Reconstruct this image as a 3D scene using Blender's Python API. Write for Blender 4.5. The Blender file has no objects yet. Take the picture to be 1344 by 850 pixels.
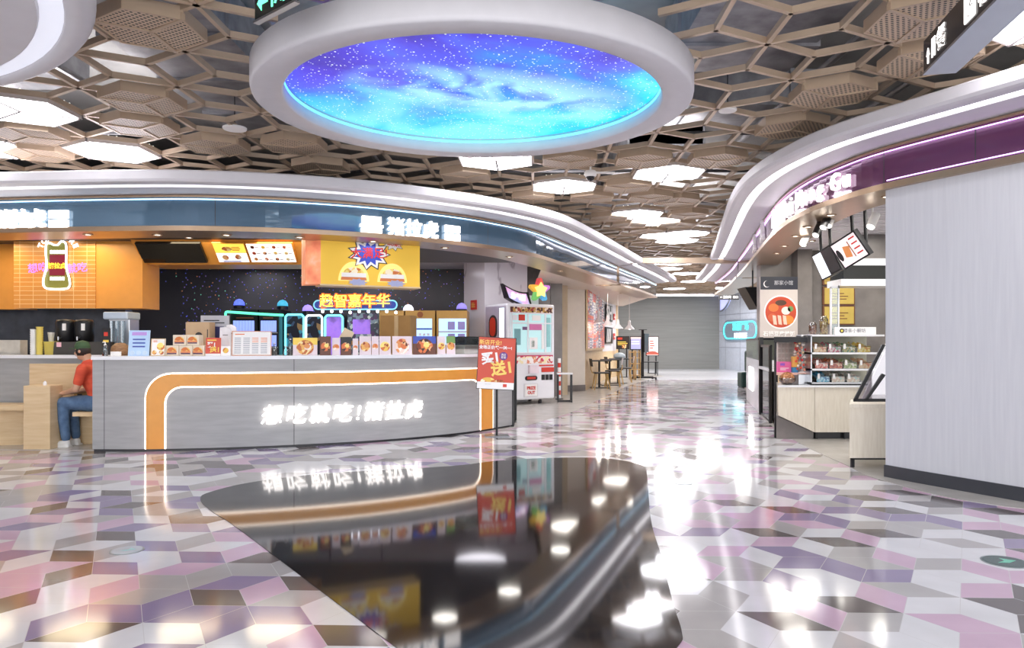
import bpy, math, random
from mathutils import Vector, Matrix
random.seed(7)
PI = math.pi
C = bpy.context.scene.collection
sc = bpy.context.scene
# ------------------------------------------------------------------ camera, world, exposure
F, CX, CY, HC = 964.0, 672.0, 449.0, 1.25          # focal length in pixels, principal column, horizon row, eye height
cam_d = bpy.data.cameras.new('camera'); cam = bpy.data.objects.new('camera', cam_d); C.objects.link(cam)
cam.location = (0, 0, HC); cam.rotation_euler = (PI/2, 0, 0)
cam_d.sensor_width = 36; cam_d.lens = F/1344*36; cam_d.shift_y = (CY-425)/1344; cam_d.clip_end = 200
sc.camera = cam
sc.view_settings.view_transform = 'Standard'; sc.view_settings.look = 'None'
sc.view_settings.gamma = 1; sc.view_settings.use_curve_mapping = False
sc.view_settings.exposure = 0.15
w = bpy.data.worlds.new('world'); sc.world = w; w.use_nodes = True
w.node_tree.nodes['Background'].inputs[0].default_value = (.97, .975, 1, 1)
w.node_tree.nodes['Background'].inputs[1].default_value = 2.9
PANEL_E, STRIP_E, SIGN_E = 13.0, 2.8, 1.8

# ------------------------------------------------------------------ projection helpers (photo pixel -> place in metres)
def W(x, y, D): return Vector(((x-CX)*D/F, D, HC-(y-CY)*D/F))
def G(x, y, z=0.0): return W(x, y, (HC-z)*F/(y-CY))
def Xp(x, D): return (x-CX)*D/F
def Zp(y, D): return HC-(y-CY)*D/F
def lin(c):
    return tuple(((v/255)/12.92 if v/255 <= .04045 else ((v/255+.055)/1.055)**2.4) for v in c)
# ------------------------------------------------------------------ materials
MATS = {}
def mat(name, rgb, rough=.5, metal=0, emit=0, ecol=None, noise=.05, nscale=8, coat=0, alpha=1, trans=0, spec=.5):
    if name in MATS: return MATS[name]
    m = bpy.data.materials.new(name); m.use_nodes = True; nt = m.node_tree; b = nt.nodes['Principled BSDF']
    c = lin(rgb)
    if noise > 0 and not emit:
        tc = nt.nodes.new('ShaderNodeTexCoord'); n = nt.nodes.new('ShaderNodeTexNoise'); n.inputs['Scale'].default_value = nscale; n.inputs['Detail'].default_value = 4
        nt.links.new(tc.outputs['Object'], n.inputs['Vector'])
        r = nt.nodes.new('ShaderNodeValToRGB'); r.color_ramp.elements[0].position = .3; r.color_ramp.elements[1].position = .7
        r.color_ramp.elements[0].color = (*[v*(1-noise) for v in c], 1); r.color_ramp.elements[1].color = (*[min(1, v*(1+noise)) for v in c], 1)
        nt.links.new(n.outputs['Fac'], r.inputs['Fac']); nt.links.new(r.outputs['Color'], b.inputs['Base Color'])
    else: b.inputs['Base Color'].default_value = (*c, 1)
    b.inputs['Roughness'].default_value = rough; b.inputs['Metallic'].default_value = metal
    b.inputs['Coat Weight'].default_value = coat; b.inputs['Coat Roughness'].default_value = .03
    b.inputs['Alpha'].default_value = alpha; b.inputs['Transmission Weight'].default_value = trans
    b.inputs['Specular IOR Level'].default_value = spec
    if emit:
        b.inputs['Emission Color'].default_value = (*(lin(ecol or rgb)), 1); b.inputs['Emission Strength'].default_value = emit
    MATS[name] = m; return m
def ramp_mat(name, stops, scale=6, kind='NOISE', emit=0, rough=.5, detail=5, metal=0, stretch=(1,1,1), coat=0):
    """a printed or natural multi-colour surface"""
    if name in MATS: return MATS[name]
    m = bpy.data.materials.new(name); m.use_nodes = True; nt = m.node_tree; b = nt.nodes['Principled BSDF']
    tc = nt.nodes.new('ShaderNodeTexCoord'); mp = nt.nodes.new('ShaderNodeMapping'); mp.inputs['Scale'].default_value = stretch
    nt.links.new(tc.outputs['Object'], mp.inputs['Vector'])
    if kind == 'NOISE':
        t = nt.nodes.new('ShaderNodeTexNoise'); t.inputs['Detail'].default_value = detail; out = t.outputs['Fac']
    elif kind == 'CELL':
        t = nt.nodes.new('ShaderNodeTexVoronoi'); out = None
        s = nt.nodes.new('ShaderNodeSeparateColor'); nt.links.new(t.outputs['Color'], s.inputs['Color']); out = s.outputs[0]
    elif kind == 'WAVE':
        t = nt.nodes.new('ShaderNodeTexWave'); t.inputs['Distortion'].default_value = 4; t.inputs['Detail'].default_value = 3; out = t.outputs['Fac']
    t.inputs['Scale'].default_value = scale; nt.links.new(mp.outputs['Vector'], t.inputs['Vector'])
    r = nt.nodes.new('ShaderNodeValToRGB'); cr = r.color_ramp
    if kind == 'CELL': cr.interpolation = 'CONSTANT'
    while len(cr.elements) < len(stops): cr.elements.new(.5)
    for e, (p, c) in zip(cr.elements, stops): e.position = p; e.color = (*lin(c), 1)
    nt.links.new(out, r.inputs['Fac']); nt.links.new(r.outputs['Color'], b.inputs['Base Color'])
    b.inputs['Roughness'].default_value = rough; b.inputs['Metallic'].default_value = metal
    b.inputs['Coat Weight'].default_value = coat; b.inputs['Coat Roughness'].default_value = .03
    if emit: nt.links.new(r.outputs['Color'], b.inputs['Emission Color']); b.inputs['Emission Strength'].default_value = emit
    MATS[name] = m; return m
def glass(name, rgb=(235, 245, 245), fac=.12, rough=.02):
    if name in MATS: return MATS[name]
    m = bpy.data.materials.new(name); m.use_nodes = True; nt = m.node_tree; nt.nodes.remove(nt.nodes['Principled BSDF'])
    o = nt.nodes['Material Output']; t = nt.nodes.new('ShaderNodeBsdfTransparent'); g = nt.nodes.new('ShaderNodeBsdfGlossy')
    t.inputs['Color'].default_value = (*lin(rgb), 1); g.inputs['Roughness'].default_value = rough
    f = nt.nodes.new('ShaderNodeFresnel'); f.inputs['IOR'].default_value = 1.45
    a = nt.nodes.new('ShaderNodeMath'); a.operation = 'ADD'; a.inputs[1].default_value = fac-.04; a.use_clamp = True
    mx = nt.nodes.new('ShaderNodeMixShader'); nt.links.new(f.outputs[0], a.inputs[0]); nt.links.new(a.outputs[0], mx.inputs[0])
    nt.links.new(t.outputs[0], mx.inputs[1]); nt.links.new(g.outputs[0], mx.inputs[2]); nt.links.new(mx.outputs[0], o.inputs[0])
    MATS[name] = m; return m
M = lambda *a, **k: mat(*a, **k)
white = M('white_paint', (218, 216, 221), .45, noise=.02)
gloss_white = M('gloss_white', (240, 240, 244), .18, noise=.01)
steel = M('brushed_steel', (190, 192, 196), .28, metal=1, noise=.05)
black = M('black_metal', (26, 26, 29), .35)
dark = M('charcoal', (48, 48, 52), .4)
bronze = M('champagne_metal', (176, 150, 124), .3, metal=.75, noise=.04)
wood = ramp_mat('light_wood', [(.3, (214, 184, 140)), (.7, (228, 202, 162))], 3, stretch=(1, 1, 9), rough=.45)
palewood = ramp_mat('pale_wood', [(.3, (226, 216, 198)), (.7, (238, 230, 214))], 5, stretch=(9, 9, 1), rough=.4)
greyply = ramp_mat('grey_laminate', [(.35, (162, 162, 162)), (.65, (172, 172, 172))], 3, stretch=(1, 1, 8), rough=.35)
orange = M('orange_laminate', (232, 160, 72), .3, noise=.03)
carton = M('cardboard', (176, 138, 88), .8, noise=.05)
kraft = M('kraft_paper', (190, 162, 130), .7)
signwhite = M('lit_letters', (255, 250, 248), .4, emit=SIGN_E, ecol=(255, 250, 246))
lampwhite = M('lamp_lens', (255, 255, 255), .4, emit=12, ecol=(255, 250, 240))
GL = glass('clear_glass')
EM = {}
def em(name, rgb, s=2.0): return mat(name, rgb, .5, emit=s, ecol=rgb)
# ------------------------------------------------------------------ mesh collector
class MB:
    def __init__(s): s.v = []; s.f = []; s.mi = []; s.mats = []; s.uv = None
    def m(s, mt):
        if mt not in s.mats: s.mats.append(mt)
        return s.mats.index(mt)
    def face(s, pts, mt):
        n = len(s.v); s.v += [Vector(p) for p in pts]; s.f.append(tuple(range(n, n+len(pts)))); s.mi.append(s.m(mt)); return s
    def faces(s, vs, fs, mt):
        n = len(s.v); s.v += [Vector(p) for p in vs]; i = s.m(mt)
        for f in fs: s.f.append(tuple(n+k for k in f)); s.mi.append(i)
        return s
    def box(s, x0, x1, y0, y1, z0, z1, mt):
        vs = [(x0,y0,z0),(x1,y0,z0),(x1,y1,z0),(x0,y1,z0),(x0,y0,z1),(x1,y0,z1),(x1,y1,z1),(x0,y1,z1)]
        return s.faces(vs, [(0,3,2,1),(4,5,6,7),(0,1,5,4),(1,2,6,5),(2,3,7,6),(3,0,4,7)], mt)
    def prism(s, poly, z0, z1, mt, side=None):            # vertical prism over an xy polygon
        n = len(poly); vs = [(p[0], p[1], z0) for p in poly]+[(p[0], p[1], z1) for p in poly]
        s.faces(vs, [tuple(range(n))[::-1], tuple(range(n, 2*n))], mt)
        return s.faces(vs, [(i, (i+1) % n, n+(i+1) % n, n+i) for i in range(n)], side or mt)
    def plate(s, poly, y0, y1, mt):                       # xz polygon given thickness along y
        n = len(poly); vs = [(p[0], y0, p[1]) for p in poly]+[(p[0], y1, p[1]) for p in poly]
        return s.faces(vs, [tuple(range(n)), tuple(range(n, 2*n))[::-1]]+[(i, n+i, n+(i+1) % n, (i+1) % n) for i in range(n)], mt)
    def tube(s, a, b, r, mt, r2=None, n=10):
        a, b = Vector(a), Vector(b); d = (b-a)
        if d.length < 1e-6: return s
        d.normalize(); u = d.orthogonal().normalized(); v = d.cross(u); r2 = r if r2 is None else r2
        vs = [a+(u*math.cos(t)+v*math.sin(t))*r for t in [2*PI*k/n for k in range(n)]]+[b+(u*math.cos(t)+v*math.sin(t))*r2 for t in [2*PI*k/n for k in range(n)]]
        return s.faces(vs, [tuple(range(n))[::-1], tuple(range(n, 2*n))]+[(k, (k+1) % n, n+(k+1) % n, n+k) for k in range(n)], mt)
    def lathe(s, prof, c, mt, n=24, sx=1, sy=1):
        cx, cy, cz = c; vs = []
        for r, z in prof: vs += [(cx+r*sx*math.cos(2*PI*k/n), cy+r*sy*math.sin(2*PI*k/n), cz+z) for k in range(n)]
        fs = [(j*n+k, j*n+(k+1) % n, (j+1)*n+(k+1) % n, (j+1)*n+k) for j in range(len(prof)-1) for k in range(n)]
        if prof[0][0] > 1e-4: fs.append(tuple(range(n))[::-1])
        if prof[-1][0] > 1e-4: fs.append(tuple(range((len(prof)-1)*n, len(prof)*n)))
        return s.faces(vs, fs, mt)
    def ball(s, c, r, mt, n=12, sz=1):
        return s.lathe([(max(1e-5, r*math.sin(PI*k/8)), -r*sz*math.cos(PI*k/8)) for k in range(9)], c, mt, n)
    def xf(s, mx): s.v = [mx @ p for p in s.v]; return s
    def build(s, name, parent=None, world=False, smooth=False, bevel=0):
        me = bpy.data.meshes.new(name)
        if world and parent is not None:
            inv = (Matrix.Translation(parent.location) @ parent.rotation_euler.to_matrix().to_4x4()).inverted()
            vs = [inv @ p for p in s.v]
        else: vs = s.v
        me.from_pydata([tuple(p) for p in vs], [], s.f)
        for mt in s.mats: me.materials.append(mt)
        me.polygons.foreach_set('material_index', s.mi)
        if s.uv:
            ul = me.uv_layers.new(name='uv'); k = 0
            for u in s.uv: ul.data[k].uv = u; k += 1
        if smooth: me.polygons.foreach_set('use_smooth', [True]*len(me.polygons))
        me.update()
        o = bpy.data.objects.new(name, me); C.objects.link(o)
        if smooth: 
            md = o.modifiers.new('weld', 'WELD'); md.merge_threshold = .0002
        if bevel:
            md = o.modifiers.new('weld', 'WELD'); md.merge_threshold = .0002
            md = o.modifiers.new('bevel', 'BEVEL'); md.width = bevel; md.segments = 2; md.limit_method = 'ANGLE'; md.harden_normals = False
        if parent is not None: o.parent = parent
        return o
def tag(o, label, cat, group=None):
    o['label'] = label; o['category'] = cat
    if group: o['group'] = group
    return o
def thing(name, label, cat, loc=(0, 0, 0), rz=0, group=None):
    o = bpy.data.objects.new(name, None); o.empty_display_size = .1; C.objects.link(o); o.location = loc; o.rotation_euler = (0, 0, rz)
    return tag(o, label, cat, group)
def struct(o): o['kind'] = 'structure'; return o
def dup(root, loc, rz=None, label=None):
    r = root.copy(); C.objects.link(r); r.location = loc
    if rz is not None: r.rotation_euler = (0, 0, rz)
    if label: r['label'] = label
    for ch in list(root.children):
        c = ch.copy(); C.objects.link(c); c.parent = r
        for g in list(ch.children):
            d = g.copy(); C.objects.link(d); d.parent = c
    return r
def textmesh(body, size, depth=.004, bold=.0, shear=0, align='CENTER', spacing=1.0):
    cu = bpy.data.curves.new('t', 'FONT'); cu.body = body; cu.size = size; cu.extrude = depth/2; cu.offset = bold; cu.shear = shear
    cu.align_x = align; cu.align_y = 'CENTER'; cu.space_character = spacing; cu.resolution_u = 2
    o = bpy.data.objects.new('t', cu); C.objects.link(o)
    dg = bpy.context.evaluated_depsgraph_get(); dg.update()
    me = bpy.data.meshes.new_from_object(o.evaluated_get(dg))
    vs = [v.co.copy() for v in me.vertices]; fs = [tuple(p.vertices) for p in me.polygons]
    bpy.data.objects.remove(o); bpy.data.curves.remove(cu); bpy.data.meshes.remove(me)
    return vs, fs
def text(mb, body, x, z, size, mt, y=-.003, depth=.002, bold=0, shear=0, align='CENTER', rot=0, sx=1):
    """lettering standing on the local xz plane, read from -y"""
    vs, fs = textmesh(body, size, depth, bold, shear, align)
    cr, sr = math.cos(rot), math.sin(rot)
    out = [(x+(v.x*sx*cr-v.y*sr), y-v.z, z+(v.x*sx*sr+v.y*cr)) for v in vs]
    return mb.faces(out, fs, mt)
# ------------------------------------------------------------------ smooth plan curves
class Path:
    def __init__(s, pts, side=1, n=14):
        P = [Vector(p) for p in pts]; P = [2*P[0]-P[1]]+P+[2*P[-1]-P[-2]]; s.p = []
        for i in range(1, len(P)-2):
            for k in range(n):
                t = k/n; a, b, c, d = P[i-1:i+3]
                s.p.append(.5*((2*b)+(c-a)*t+(2*a-5*b+4*c-d)*t*t+(3*b-a-3*c+d)*t**3))
        s.p.append(P[-2]); s.s = [0]
        for a, b in zip(s.p, s.p[1:]): s.s.append(s.s[-1]+(b-a).length)
        s.L = s.s[-1]; s.side = side
    def at(s, t, o=0):
        t = max(0, min(s.L, t)); i = 0
        import bisect
        i = min(len(s.s)-2, max(0, bisect.bisect(s.s, t)-1)); a, b = s.p[i], s.p[i+1]; u = (t-s.s[i])/max(1e-9, s.s[i+1]-s.s[i])
        q = a.lerp(b, u)
        t0 = (s.p[min(len(s.p)-1, i+1)]-s.p[max(0, i-1)]).normalized(); t1 = (s.p[min(len(s.p)-1, i+2)]-s.p[i]).normalized(); tg = t0.lerp(t1, u).normalized()
        nn = Vector((tg.y, -tg.x))*s.side
        return q+nn*o, tg, nn
    def s_px(s, x):                                     # arc length whose point stands in photo column x
        best = min(range(2001), key=lambda k: abs(CX+F*s.at(s.L*k/2000)[0].x/s.at(s.L*k/2000)[0].y-x)); return s.L*best/2000
    def sweep(s, mb, prof, s0, s1, mts, ds=.15, closed=False, caps=True):
        n = max(2, int((s1-s0)/ds)+1); rows = []
        for k in range(n+1):
            t = s0+(s1-s0)*k/n
            rows.append([(lambda q: (q.x, q.y, z))(s.at(t, o)[0]) for o, z in prof])
        m = len(prof); vs = [p for r in rows for p in r]
        js = range(m if closed else m-1)
        for j in js:
            mt = mts[j] if isinstance(mts, (list, tuple)) else mts
            mb.faces(vs, [(k*m+j, (k+1)*m+j, (k+1)*m+(j+1) % m, k*m+(j+1) % m) for k in range(n)], mt)
        if closed and caps:
            mt = mts[0] if isinstance(mts, (list, tuple)) else mts
            mb.face(rows[0], mt); mb.face(rows[-1][::-1], mt)
        return mb
    def bend(s, mb, s0, z0, o, vs, fs, mt, sx=1):
        out = []
        for v in vs:
            q, tg, nn = s.at(s0+v.x*sx, o+v.z); out.append((q.x, q.y, z0+v.y))
        return mb.faces(out, fs, mt)

TH = math.radians(-1.8)
def rot(v): return Vector((v[0]*math.cos(TH)-v[1]*math.sin(TH), v[0]*math.sin(TH)+v[1]*math.cos(TH)))
# ================================================================== FLOOR
def tilemat(name, rgb, rough=.10):
    m = bpy.data.materials.new(name); m.use_nodes = True; nt = m.node_tree; b = nt.nodes['Principled BSDF']
    uv = nt.nodes.new('ShaderNodeUVMap'); uv.uv_map = 'uv'; sp = nt.nodes.new('ShaderNodeSeparateXYZ'); nt.links.new(uv.outputs[0], sp.inputs[0])
    prev = None
    for k in (0, 1):
        a = nt.nodes.new('ShaderNodeMath'); a.operation = 'SUBTRACT'; a.inputs[1].default_value = .5; nt.links.new(sp.outputs[k], a.inputs[0])
        c = nt.nodes.new('ShaderNodeMath'); c.operation = 'ABSOLUTE'; nt.links.new(a.outputs[0], c.inputs[0])
        if prev:
            x = nt.nodes.new('ShaderNodeMath'); x.operation = 'MAXIMUM'; nt.links.new(prev.outputs[0], x.inputs[0]); nt.links.new(c.outputs[0], x.inputs[1]); prev = x
        else: prev = c
    g = nt.nodes.new('ShaderNodeMath'); g.operation = 'GREATER_THAN'; g.inputs[1].default_value = .494; nt.links.new(prev.outputs[0], g.inputs[0])
    tc = nt.nodes.new('ShaderNodeTexCoord'); n = nt.nodes.new('ShaderNodeTexNoise'); n.inputs['Scale'].default_value = 3.5; n.inputs['Detail'].default_value = 6
    nt.links.new(tc.outputs['Object'], n.inputs['Vector'])
    c = lin(rgb); r = nt.nodes.new('ShaderNodeValToRGB'); r.color_ramp.elements[0].position = .3; r.color_ramp.elements[1].position = .7
    r.color_ramp.elements[0].color = (*[v*.93 for v in c], 1); r.color_ramp.elements[1].color = (*[min(1, v*1.05) for v in c], 1)
    nt.links.new(n.outputs['Fac'], r.inputs['Fac'])
    mx = nt.nodes.new('ShaderNodeMix'); mx.data_type = 'RGBA'; nt.links.new(g.outputs[0], mx.inputs[0]); nt.links.new(r.outputs['Color'], mx.inputs[6]); mx.inputs[7].default_value = (.62, .6, .6, 1)
    nt.links.new(mx.outputs[2], b.inputs['Base Color']); b.inputs['Roughness'].default_value = rough; b.inputs['Specular IOR Level'].default_value = .7
    return m
TC = {'w': tilemat('tile_white', (221, 220, 222)), 'g': tilemat('tile_grey', (180, 176, 174)), 'p': tilemat('tile_pink', (206, 174, 195)),
      'v': tilemat('tile_violet', (146, 132, 164)), 'd': tilemat('tile_dark', (104, 96, 95))}
S = .2555
y0 = G(1039, 802.9); O0 = Vector((y0.x, y0.y))
hints = []      # (column, row, colour) of tiles read off the photo
HINT_TXT = """
1015,793,w 1074,804,p 1031,814,d 984,827,w 946,814,g 1112,793,d 1090,771,w 1144,771,p 1031,764,v 1105,744,v 1148,753,v 1054,735,v 1015,724,v 1094,753,w 997,732,w 939,724,p 923,746,p 964,753,g 896,764,w 1015,710,p 925,698,v 936,688,p 990,688,p 968,703,w 928,706,w 1076,697,w 1062,717,w 1130,705,p 1137,697,d 1083,710,d 1090,681,v 1148,674,v 1188,678,v 1238,683,v 1060,662,p 1112,667,v 1036,667,d 1004,674,p 1022,660,w 957,659,d 925,664,p 1126,652,d 1162,648,p 1184,645,d 1202,641,p 1224,659,d 1184,665,w 1288,674,p 1303,669,d 1288,687,p 1242,651,p 1306,771,p 1303,753,p 1314,789,d 1148,814,g 1184,836,w 1062,836,w 1238,814,p 1281,796,w 1206,793,w 914,793,g 950,836,g 1173,728,p 218,718,v 275,732,v 226,750,p 282,746,p 167,746,v 113,730,d 39,728,v 62,745,p 49,761,p 167,773,p 164,784,g 229,764,g 288,751,g 236,794,v 314,766,v 298,784,d 354,774,p 399,766,d 340,735,d 308,704,p 324,722,p 268,709,g 278,719,w 183,694,v 210,705,w 121,705,g 65,702,w 23,704,p 79,683,p 29,686,p 157,683,p 95,673,v 164,673,v 124,674,w 164,660,v 62,665,d 10,665,d 124,655,v 164,649,d 52,649,p 242,666,v 249,683,d 262,674,d 242,805,v 304,817,v 370,807,v 357,784,g 406,794,w 386,836,p 429,830,d 327,836,w 242,830,w 170,804,w 108,828,d 157,825,d 115,804,v 79,823,v 170,836,w 43,784,d 26,833,w 216,846,v 98,843,w 49,804,w 105,771,w 95,784,w 20,771,p
"""
def build_floor():
    mb = MB(); uvs = []
    cells = []
    for i in range(-60, 60):
        for j in range(-60, 90):
            c = O0+rot((1.5*S*i, (i*.8660254+j*1.7320508)*S))
            if not (1.6 < c.y < 26.5 and abs(c.x) < 9.5): continue
            if abs(c.x) > c.y*.74+1.2: continue
            vv = [c+rot((S*math.cos(math.radians(60*k)), S*math.sin(math.radians(60*k)))) for k in range(6)]
            for q in ((3, 4, 5), (5, 0, 1), (1, 2, 3)): cells.append((c, vv[q[0]], vv[q[1]], vv[q[2]]))
    hl = [(G(x, y).to_2d(), col) for x, y, col in HINTS]
    rng = random.Random(11)
    for cell in cells:
        ce = (cell[0]+cell[2])/2
        col = rng.choices('wgpvd', (36, 24, 18, 12, 11))[0]
        for hp, hc in hl:
            if (hp-ce).length < S*.62:
                # inside test
                if all(((cell[(k+1) % 4]-cell[k]).cross(hp-cell[k]))*((cell[1]-cell[0]).cross(cell[2]-cell[0])) > 0 for k in range(4)): col = hc
        mb.face([(p.x, p.y, 0) for p in cell], TC[col]); uvs += [(0, 0), (1, 0), (1, 1), (0, 1)]
    mb.uv = uvs
    # keep normals up
    for k, f in enumerate(mb.f):
        a, b, c = (mb.v[i] for i in f[:3])
        if (b-a).cross(c-a).z < 0: mb.f[k] = f[::-1]
    o = struct(mb.build('floor')); return o
HINTS = []
for ln in HINT_TXT.split():
    x, y, c = ln.split(','); HINTS.append((float(x), float(y), c))
build_floor()
struct(MB().box(-14, 14, -3, 38, -.2, -.004, M('screed', (170, 168, 168), .2)).build('floor_slab'))
def smoothpoly(pts, n=8):
    P = [Vector(p[:2]) for p in pts]; out = []
    for i in range(len(P)):
        a, b, c, d = P[i-1], P[i], P[(i+1) % len(P)], P[(i+2) % len(P)]
        for k in range(n):
            t = k/n; out.append(.5*((2*b)+(c-a)*t+(2*a-5*b+4*c-d)*t*t+(3*b-a-3*c+d)*t**3))
    return out
granite = ramp_mat('black_granite', [(.35, (26, 25, 27)), (.62, (36, 34, 36)), (.8, (60, 58, 60))], 60, rough=.06, detail=3)
granite.node_tree.nodes['Principled BSDF'].inputs['Specular IOR Level'].default_value = .55
bp = [G(*p) for p in [(263,655),(275,646),(330,633),(420,622),(520,616),(600,611),(660,604),(740,600.5),(800,602),(843,611),(849,622),(854,680),(868,730),(883,790),(895,830),(890,848)]]
bp += [G(840, 900), G(760, 960), G(640, 940), G(520, 850), G(440, 790), G(310, 692), G(275, 669)]
struct(MB().prism(smoothpoly(bp), -.002, .003, granite).build('floor_black_inlay'))
stone = ramp_mat('beige_floor_stone', [(.3, (172, 168, 162)), (.7, (186, 182, 176))], 4, rough=.25)
lp = [Vector((-12, 8.2)), Vector((-7, 8.55)), Vector((-4.8, 8.5)), Vector((-2.6, 8.95)), Vector((-1.0, 9.9)), G(672, 562).to_2d(), G(720, 550).to_2d(), G(760, 537).to_2d(), G(800, 517).to_2d(), G(830, 504).to_2d(), G(860, 495.5).to_2d(), Vector((5.6, 27)), Vector((5.6, 38)), Vector((-12, 38))]
lpath = Path(lp[:12])
struct(MB().prism([tuple(p) for p in lpath.p]+[(5.6, 38), (-13, 38)], -.003, .004, stone).build('floor_left_shop'))
rp = [Vector((6.2, 4.2)), G(1344, 668).to_2d(), G(1160, 631).to_2d(), G(1110, 610).to_2d(), G(1060, 587).to_2d(), G(1022, 565).to_2d(), G(998, 545).to_2d(), G(984, 525).to_2d(), G(977, 508).to_2d(), G(975, 497).to_2d()]
rpath = Path(rp)
struct(MB().prism([tuple(p) for p in rpath.p]+[(13, 25), (13, 4.2)], -.003, .004, stone).build('floor_right_shop'))
struct(MB().prism([(3.5, 24.6), (9, 24.6), (13, 25.3), (13, 38), (3.5, 38)], -.003, .003, M('far_floor', (205, 205, 210), .15)).build('floor_far'))

# ================================================================== CEILING
ZG = 3.45; HG = ZG-HC; L = .397*HG
A0 = Vector((.8585*HG, 2.470*HG)); a1 = rot((L, 0)); a2 = rot((L*.5, L*.8660254))
beam_mt = M('champagne_beam', (196, 174, 150), .35, metal=.3, noise=.04)
RC = Vector((-.302, 5.955)); RX, RY = 1.735, 1.62
def in_ring(p, k=1.0): return ((p.x-RC.x)/(RX*k))**2+((p.y-RC.y)/(RY*k))**2 < 1
def deg3(i, j, t): return A0+a1*i+a2*j+(a1+a2)*(t/3)
def build_grid():
    mb = MB()
    for i in range(-45, 30):
        for j in range(-4, 42):
            for t, nb in ((1, ((0,0),(1,0),(0,1))), (2, ((1,1),(1,0),(0,1)))):
                c = deg3(i, j, t)
                if not (1.4 < c.y < 34 and -8.5 < c.x < 10.5): continue
                if abs(c.x) > c.y*.75+1.5: continue
                for di, dj in nb:
                    e = A0+a1*(i+di)+a2*(j+dj)
                    if in_ring(c) and in_ring(e): continue
                    d = (e-c).normalized(); q = Vector((-d.y, d.x))*.017
                    a, b = c-d*.01, e+d*.01
                    mb.prism([a-q, b-q, b+q, a+q], ZG, ZG+.048, beam_mt)
    return struct(mb.build('ceiling'))
build_grid()
slab = ramp_mat('concrete_slab', [(.3, (140, 138, 136)), (.7, (172, 170, 168))], 1.5, rough=.9)
struct(MB().box(-14, 14, -1, 38, 4.5, 4.7, slab).build('ceiling_slab'))
galv = ramp_mat('galvanised_duct', [(.3, (130, 130, 134)), (.7, (172, 172, 176))], 5, rough=.45, metal=.5)
def duct(x0, x1, y0, y1, z0, z1, lab):
    mb = MB(); mb.box(x0, x1, y0, y1, z0, z1, galv)
    k = y0 if (y1-y0) > (x1-x0) else x0; e = y1 if (y1-y0) > (x1-x0) else x1
    while k < e:
        if (y1-y0) > (x1-x0): mb.box(x0-.03, x1+.03, k, k+.05, z0-.03, z1, galv)
        else: mb.box(k, k+.05, y0-.03, y1+.03, z0-.03, z1, galv)
        k += 1.1
    tag(mb.build('air_duct'), lab, 'duct', 'ventilation ducts above the ceiling grid')
duct(-3.6, -2.5, 2.0, 9.5, 3.95, 4.4, 'large grey ventilation duct above the grid left of the galaxy ring')
duct(1.5, 2.7, 3.2, 7.2, 3.9, 4.4, 'wide grey duct above the grid right of the galaxy ring')
duct(-6.5, -4.6, 3.0, 8.0, 4.0, 4.4, 'grey duct above the perforated boxes at upper left')
duct(.9, 3.4, 8.2, 9.0, 3.9, 4.3, 'cross duct above the grid behind the galaxy ring on its right')
duct(1.6, 2.6, 10, 16, 3.95, 4.4, 'long duct over the corridor entrance')
pm = MB()
for x in (-5.4, -4.2, -1.9, 2.9, 3.9): pm.tube((x, 1.5, 3.80), (x, 20, 3.80), .035, galv, n=8)
for y in (3.6, 4.9, 8.6, 10.5, 12.8): pm.tube((-8, y, 3.70), (8, y, 3.70), .022, dark, n=6)
tag(pm.build('pipe_run'), 'thin pipes and cable conduits crossing above the tan ceiling grid', 'pipes')['kind'] = 'stuff'

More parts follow.
